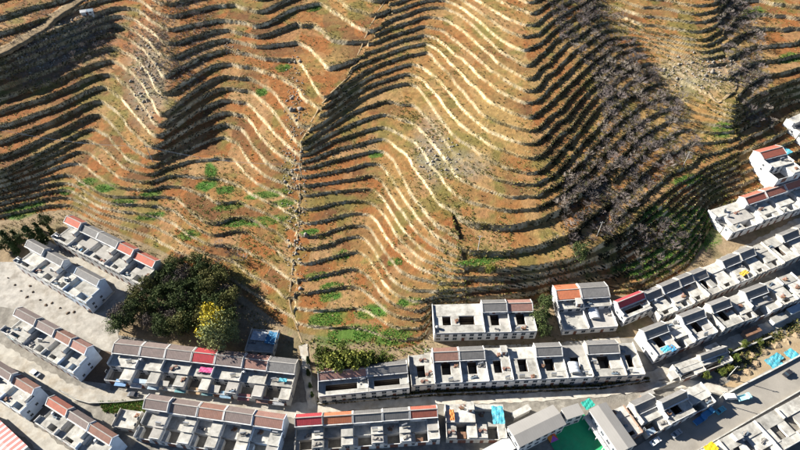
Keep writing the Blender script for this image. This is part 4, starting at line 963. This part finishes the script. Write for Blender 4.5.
PALE = [leaf_tree(41, 12, 4.4, (.19,.22,.085), (.30,.31,.13), 70, 48)]
YELL = [leaf_tree(51, 10, 3.0, (.48,.38,.03), (.60,.50,.06), 48, 44)]
GREEN = [leaf_tree(61 + i, 7, 2.8, (.055,.09,.018), (.13,.15,.03), 50, 42) for i in range(2)]
YGREEN = [leaf_tree(71, 6.5, 2.6, (.12,.15,.03), (.24,.24,.05), 46, 42)]
CYP = [leaf_tree(81 + i, 8, 1.7, (.022,.045,.014), (.05,.08,.024), 60, 34, True) for i in range(2)]
grove = [(118,324),(140,296),(164,276),(182,262),(212,268),(228,288),(236,306),(232,340),(200,338),(125,335)]
for i, (x, y, z) in enumerate(scatter(grove, 52, 3.7)):
    k = random.random(); ms, nm, lab = (random.choice(DARK), 'evergreen_tree', 'dark evergreen tree crowded in the grove above the long row') if k < .5 else ((random.choice(OLIVE), 'olive_green_tree', 'olive green tree among darker evergreens in the grove') if k < .78 else (PURPLE[0], 'brown_leaved_tree', 'dull brown leaved tree inside the dark grove'))
    plant_tree(nm, ms, (x, y, z - .1), random.uniform(0, 6), random.uniform(.8, 1.2), lab, 'trees of the dark grove')
def tree_px(name, ms, u, v, h, sc, label, group=None):
    p = Vector(tuple(float(q) for q in hit(u, v, h * sc)));
    plant_tree(name, ms, (p.x, p.y, tz(p.x, p.y) - .1), random.uniform(0, 6), sc, label, group)
tree_px('poplar_tree', PALE[0], 211, 326, 10, 1.55, 'tall pale grey green tree at the grove edge beside yellow crown')
tree_px('poplar_tree', PALE[0], 229, 330, 8, .95, 'smaller pale grey green tree beside the tall pale one')
tree_px('yellow_tree', YELL[0], 204, 304, 12, 1.9, 'bright yellow leaved tree in the dark grove')
for i, (u, v, s) in enumerate(((328,360,.9),(337,356,1.0),(347,360,.85),(356,355,1.0),(366,354,.9),(322,350,.7),(342,350,.8),(374,358,.7),(385,356,.6))):
    m, l = ((YGREEN[0], 'yellow green small tree in the clump behind the wide court houses') if i in (3, 4, 1) else (GREEN[i % 2], 'dark green small tree in the clump behind the wide court houses'))
    tree_px('small_tree', m, u, v, 6, s * 1.7, l, 'tree clump behind the wide court houses')
for i, (u, v, s) in enumerate(((6,238,.9),(14,234,1.0),(20,240,.9),(28,232,1.05),(36,226,1.0),(46,222,1.0),(40,234,.8),(50,230,.8),(2,246,.8),(12,246,.7))):
    tree_px('evergreen_tree' if i % 3 else 'cypress_tree', (DARK[i % 3], GREEN[0], CYP[0])[(i + 1) % 3] if i % 3 else CYP[0], u, v, 5, s * (.85 if i % 3 else 1.4), 'dark bushy evergreen beside the short grey row' if i % 3 else 'dark pointed cypress beside the short grey row', 'evergreens beside the short grey row')
for i, (u, v, s) in enumerate(((308,372,.5),(310,385,.45),(312,394,.4),(308,360,.5))):
    tree_px('cypress_tree', CYP[i % 2], u, v, 4, s, 'small dark cypress lining the lane up to the footpath', 'cypresses lining the lane')
for u, v, s, l in ((574,268,1.0,'round dark tree behind the tall stepped houses'),(540,318,1.0,'dark tree enlarged to darken the gap beside the stepped houses'),(543,330,.8,'lower dark tree enlarged to darken the gap beside stepped houses'),(126,22,.7,'low dark green tree among the top left terraces by rubble'),(545,303,.9,'dark tree added to darken the upper end of the house gap')):
    tree_px('dark_tree', DARK[0], u, v, 5, s * 1.0, l)  # trees in the house gap enlarged to deepen its shadow
for u, v, s in ((706,376,.5),(728,352,.5),(735,358,.55),(745,345,.5),(760,342,.45),(722,372,.5),(718,360,.5),(785,288,.6),(793,296,.6)):
    tree_px('small_tree', GREEN[int(u) % 2], u, v, 3.5, s, 'small dark green tree in the weedy ground between houses', 'small trees between the houses')
tree_px('small_tree', YGREEN[0], 729, 368, 3.5, .5, 'yellow green small tree beside the low grey house')
tree_px('small_tree', YGREEN[0], 487, 284, 3.5, .7, 'pale yellowish small tree on the terraces behind short row')
BARE = [bare_tree(101 + i, 4.2, 2.6, c) for i, c in enumerate([(.25,.21,.20),(.19,.16,.155),(.30,.26,.225),(.15,.13,.125)])]
hollow = [(545,-5),(600,-5),(628,30),(650,65),(690,112),(703,150),(668,172),(640,205),(612,235),(575,255),(552,235),(552,205),(575,165),(605,125),(590,70),(560,40)]
for x, y, z in scatter(hollow, 170, 2.6, 1):
    plant_tree('bare_tree', random.choice(BARE), (x, y, z), random.uniform(0, 6), random.uniform(.6, 1.45), 'leafless purple grey tree on the shaded side of the scrubby hollow', 'leafless trees in the scrubby hollow')
gully = [(712,-5),(755,0),(764,40),(766,90),(775,130),(748,126),(738,95),(722,60)]
for x, y, z in scatter(gully, 60, 2.2, 1):
    plant_tree('bare_tree', random.choice(BARE), (x, y, z), random.uniform(0, 6), random.uniform(.55, 1.1), 'leafless purple grey tree in the narrow wooded gully', 'leafless trees in the wooded gully')
for x, y, z in scatter([(640,225),(665,215),(690,235),(670,262),(630,262)], 12, 3.0):
    plant_tree('bare_tree', random.choice(BARE), (x, y, z), random.uniform(0, 6), random.uniform(.7, 1.2), 'leafless grey tree on the weedy slope above the grey diagonal row', 'leafless trees on the weedy slope')
for x, y, z in scatter([(155,0),(205,0),(210,55),(185,85),(160,90)], 24, 3.0, 1):
    plant_tree('bare_tree', random.choice(BARE), (x, y, z), random.uniform(0, 6), random.uniform(.5, .9), 'leafless grey tree beside the rubble strewn rib', 'leafless trees beside the rubble rib')
for x, y, z in scatter([(5,70),(30,38),(70,22),(115,22),(110,55),(60,85),(10,100)], 34, 3.0, 1):
    plant_tree('bare_tree', random.choice(BARE), (x, y, z), random.uniform(0, 6), random.uniform(.45, .85), 'leafless brown grey shrub on the dark rubble slope below the field hut', 'leafless shrubs below the field hut')
for x, y, z in scatter([(200,245),(225,240),(245,262),(230,278),(205,265)], 9, 2.5):
    plant_tree('bare_tree', random.choice(BARE), (x, y, z), random.uniform(0, 6), random.uniform(.7, 1.1), 'leafless grey tree at the upper edge of the grove', 'leafless trees above the grove')

# ------------------------------------------------------------------ ground cover: what nobody could count
def pick(n, dens):
    w = np.clip(dens, 0, None).astype(float); w /= w.sum(); return rng.choice(len(w), n, p=w)
vis = ((np.abs(T['u'] - 400) < 440) & (T['v'] > -25) & (T['v'] < 470)).astype(float)
area = (95 + .72 * T['y'])
hillm = (T['L'] > 0.3) * vis * area
nz = fbm(T['x'] / 9, T['y'] / 9, 91); nf = fbm(T['x'] / 3, T['y'] / 3, 92)
jit = lambda n: rng.normal(0, .25, (n, 2))
def tufts(name, n, dens, per, rad, hgt, colors, mat, thin=.09):
    i = pick(n, dens); p = np.stack([T['x'][i], T['y'][i]], 1) + jit(n); z = T['z'][i] - .05
    B = np.repeat(np.concatenate([p, z[:, None]], 1), per, 0); m = n * per; s = np.repeat(rng.uniform(.55, 1.35, n), per)[:, None]
    a = rng.uniform(0, 6.283, m); q = rng.uniform(.1, 1, m) ** .7
    tip = np.stack([np.cos(a) * q * rad, np.sin(a) * q * rad, hgt * rng.uniform(.35, 1, m) * (1.15 - .6 * q)], 1) * s
    pr = np.stack([-np.sin(a), np.cos(a), np.zeros(m)], 1) * thin * s; st = tip * rng.uniform(0, .5, (m, 1))
    V = np.stack([B + st - pr, B + st + pr, B + tip], 1).reshape(-1, 3); F = np.arange(3 * m).reshape(m, 3)
    cs = np.array(colors); k = np.repeat(cs[rng.integers(0, len(cs), n)] * rng.uniform(.75, 1.25, (n, 1)), per, 0)
    return tagp(link(name, np_mesh(name, V, F, mat, np.repeat(k, 3, 0))), kind='stuff')
wallw = T['wall'].astype(float)
lipw = ((T['n'] - T['fl']) < .14).astype(float)
o = tufts('dry_grass', 34000, hillm * (wallw * 1.2 + lipw * 1.6 + .15) * (nz > .42), 7, .55, .5, [(.46,.36,.17),(.40,.30,.13),(.33,.27,.11),(.50,.41,.22)], M_LEAF); o['label'] = 'dead straw coloured grass on the terrace edges'
sc = np.maximum.reduce([2.6 * blob(T['u'], T['v'], 600, 190, 45, 65, -25), blob(T['u'], T['v'], 610, 130, 80, 150), 0.5 * blob(T['u'], T['v'], 60, 50, 60, 40), blob(T['u'], T['v'], 740, 70, 26, 80), .30 + 0 * T['u']])
shady = np.clip(-T['gx'] * 14, 0, 1.5); sunny = np.clip(T['gx'] * 10, 0, 1)  # scrub crowded onto shaded risers so its dark colour deepens their shade
o = tufts('dark_scrub', 62000, hillm * (wallw * (.3 + 4.0 * shady) * (1 - .85 * sunny) + lipw * .25 * (1 - .6 * sunny) + .02) * np.clip(sc, .5, 3) * (nf > .42) + hillm * .9 * blob(T['u'], T['v'], 600, 195, 40, 60, -25) * (nf > .45), 11, .5, .55, [(.06,.06,.026),(.085,.07,.035),(.045,.05,.02),(.10,.075,.045)], M_LEAF, .15); o['label'] = 'dark low scrub on the terrace walls, thickened to deepen their shade'
tw = np.maximum.reduce([1.2 * inpoly(T['u'], T['v'], hollow), 1.2 * inpoly(T['u'], T['v'], gully), .8 * blob(T['u'], T['v'], 175, 45, 30, 45), .5 * blob(T['u'], T['v'], 60, 45, 60, 30), .5 * blob(T['u'], T['v'], 660, 245, 45, 25)])
o = tufts('bare_scrub', 8500, hillm * tw * np.clip((nz - .36) * 5, .08, 1.5), 26, 1.3, 1.5, [(.21,.18,.17),(.16,.135,.13),(.26,.225,.19),(.13,.11,.10),(.11,.11,.05)], M_TWIG, .035); o['label'] = 'purple grey leafless brushwood on the shaded slopes'
gr = np.maximum.reduce([blob(T['u'], T['v'], a, b, c, d, -8) for a, b, c, d in GREENS])
o = tufts('green_crops', 9000, vis * area * np.clip(gr - .45, 0, 1) * (1 - wallw) * (nf > .4), 8, .45, .4, [(.08,.20,.03),(.12,.26,.04),(.06,.15,.025),(.18,.24,.05)], M_LEAF, .12); o['label'] = 'bright green low crops on scattered terrace plots'
gsc = .25 + .9 * np.maximum.reduce([blob(T['u'], T['v'], 500, 235, 110, 50), blob(T['u'], T['v'], 690, 150, 90, 130), blob(T['u'], T['v'], 425, 100, 25, 60), blob(T['u'], T['v'], 240, 225, 70, 40)])
o = tufts('green_scrub', 13000, hillm * (wallw + .35) * gsc * (nz > .5), 10, .8, .7, [(.15,.145,.035),(.20,.18,.045),(.10,.11,.03),(.25,.21,.06)], M_LEAF, .13); o['label'] = 'olive green weeds along the terraces'
# vegetable garden rows, hedge strips
def strip_tufts(name, poly, n, colors, label, rad=.5, hgt=.6, h=.05, thin=.12, per=9):
    us = rng.uniform(min(p[0] for p in poly), max(p[0] for p in poly), n * 6); vsx = rng.uniform(min(p[1] for p in poly), max(p[1] for p in poly), n * 6)
    k = inpoly(us, vsx, poly); us = us[k][:n]; vsx = vsx[k][:n]; X, Y, Z = hit(us, vsx, h); n = len(us)
    B = np.repeat(np.stack([X, Y, Z], 1), per, 0); m = n * per; s = np.repeat(rng.uniform(.6, 1.3, n), per)[:, None]
    a = rng.uniform(0, 6.283, m); q = rng.uniform(.1, 1, m)
    tip = np.stack([np.cos(a) * q * rad, np.sin(a) * q * rad, hgt * rng.uniform(.35, 1, m)], 1) * s; pr = np.stack([-np.sin(a), np.cos(a), np.zeros(m)], 1) * thin * s; st = tip * rng.uniform(0, .6, (m, 1))
    V = np.stack([B + st - pr, B + st + pr, B + tip], 1).reshape(-1, 3); F = np.arange(3 * m).reshape(m, 3)
    cs = np.array(colors); k = np.repeat(cs[rng.integers(0, len(cs), n)] * rng.uniform(.75, 1.25, (n, 1)), per, 0)
    o = tagp(link(name, np_mesh(name, V, F, M_LEAF, np.repeat(k, 3, 0))), kind='stuff'); o['label'] = label
strip_tufts('garden_vegetables', [(98,402),(148,400),(145,413),(116,414),(104,412)], 900, [(.09,.20,.03),(.14,.26,.05),(.07,.13,.03),(.22,.20,.06)], 'leafy green vegetables in the walled garden', .5, .6, .18)
strip_tufts('hedge_plants', [(318,399),(368,395.5),(430,391),(520,388),(600,385),(648,378),(650,382),(600,389.5),(520,392.5),(430,396.5),(368,401),(318,405)], 1500, [(.06,.07,.025),(.10,.08,.035),(.16,.13,.06),(.09,.12,.03),(.28,.21,.09)], 'straggly hedge plants below the long row', .8, 1.5, .1, .16)
strip_tufts('weeds', [(735,350),(765,335),(800,318),(800,332),(770,345),(745,368),(725,378),(715,372)], 700, [(.10,.12,.03),(.16,.15,.05),(.07,.08,.03),(.3,.23,.1)], 'mixed weeds on the lot between houses and road', .7, .9, .1, .16)
strip_tufts('weeds', [(300,346),(318,350),(318,372),(430,352),(425,340),(400,335),(330,340),(303,338)], 450, [(.14,.20,.04),(.10,.16,.03),(.30,.25,.09),(.20,.18,.05)], 'green weeds and grass behind the wide court houses', .6, .6, .05, .14)
# loose rocks
RK = [blob(T['u'], T['v'], 148, 75, 16, 42), blob(T['u'], T['v'], 60, 45, 45, 20, -25), blob(T['u'], T['v'], 695, 72, 40, 18), blob(T['u'], T['v'], 440, 155, 20, 24), blob(T['u'], T['v'], 295, 170, 12, 110), blob(T['u'], T['v'], 230, 50, 8, 8)]
i = pick(1500, np.clip(np.maximum.reduce(RK) - .35, 0, 1) * hillm); n = len(i)
ph = (1 + 5 ** .5) / 2
IV = np.array([(-1,ph,0),(1,ph,0),(-1,-ph,0),(1,-ph,0),(0,-1,ph),(0,1,ph),(0,-1,-ph),(0,1,-ph),(ph,0,-1),(ph,0,1),(-ph,0,-1),(-ph,0,1)]) / 1.9
IF = np.array([(0,11,5),(0,5,1),(0,1,7),(0,7,10),(0,10,11),(1,5,9),(5,11,4),(11,10,2),(10,7,6),(7,1,8),(3,9,4),(3,4,2),(3,2,6),(3,6,8),(3,8,9),(4,9,5),(2,4,11),(6,2,10),(8,6,7),(9,8,1)])
S = rng.lognormal(-1.05, .45, (n, 1, 1)) * rng.uniform(.6, 1.3, (n, 1, 3)); V = IV[None] * S * rng.uniform(.75, 1.25, (n, 12, 1)) + np.stack([T['x'][i], T['y'][i], T['z'][i]], 1)[:, None]
F = (IF[None] + 12 * np.arange(n)[:, None, None]).reshape(-1, 3)
o = tagp(link('loose_rocks', np_mesh('loose_rocks', V.reshape(-1, 3), F, M_ROCK)), kind='stuff'); o['label'] = 'pale loose rocks on the stony ribs and ridge'


strip_tufts('dry_weeds', [(-10,228),(45,213),(70,210),(165,258),(240,300),(290,338),(290,347),(250,330),(236,300),(200,272),(165,270),(70,222),(40,226),(-10,240)], 1500, [(.30,.23,.10),(.38,.29,.13),(.15,.15,.05),(.20,.15,.08)], 'dry weeds on the bank behind the rows and grove', .55, .5, .05, .12)
strip_tufts('dry_weeds', [(424,352),(434,318),(432,345),(545,342),(552,300),(556,336),(612,334),(614,306),(640,299),(706,255),(700,268),(640,304),(618,336),(550,348)], 500, [(.24,.19,.09),(.12,.12,.04),(.18,.14,.07)], 'dry weeds around the houses at the terrace foot', .55, .5, .05, .12)
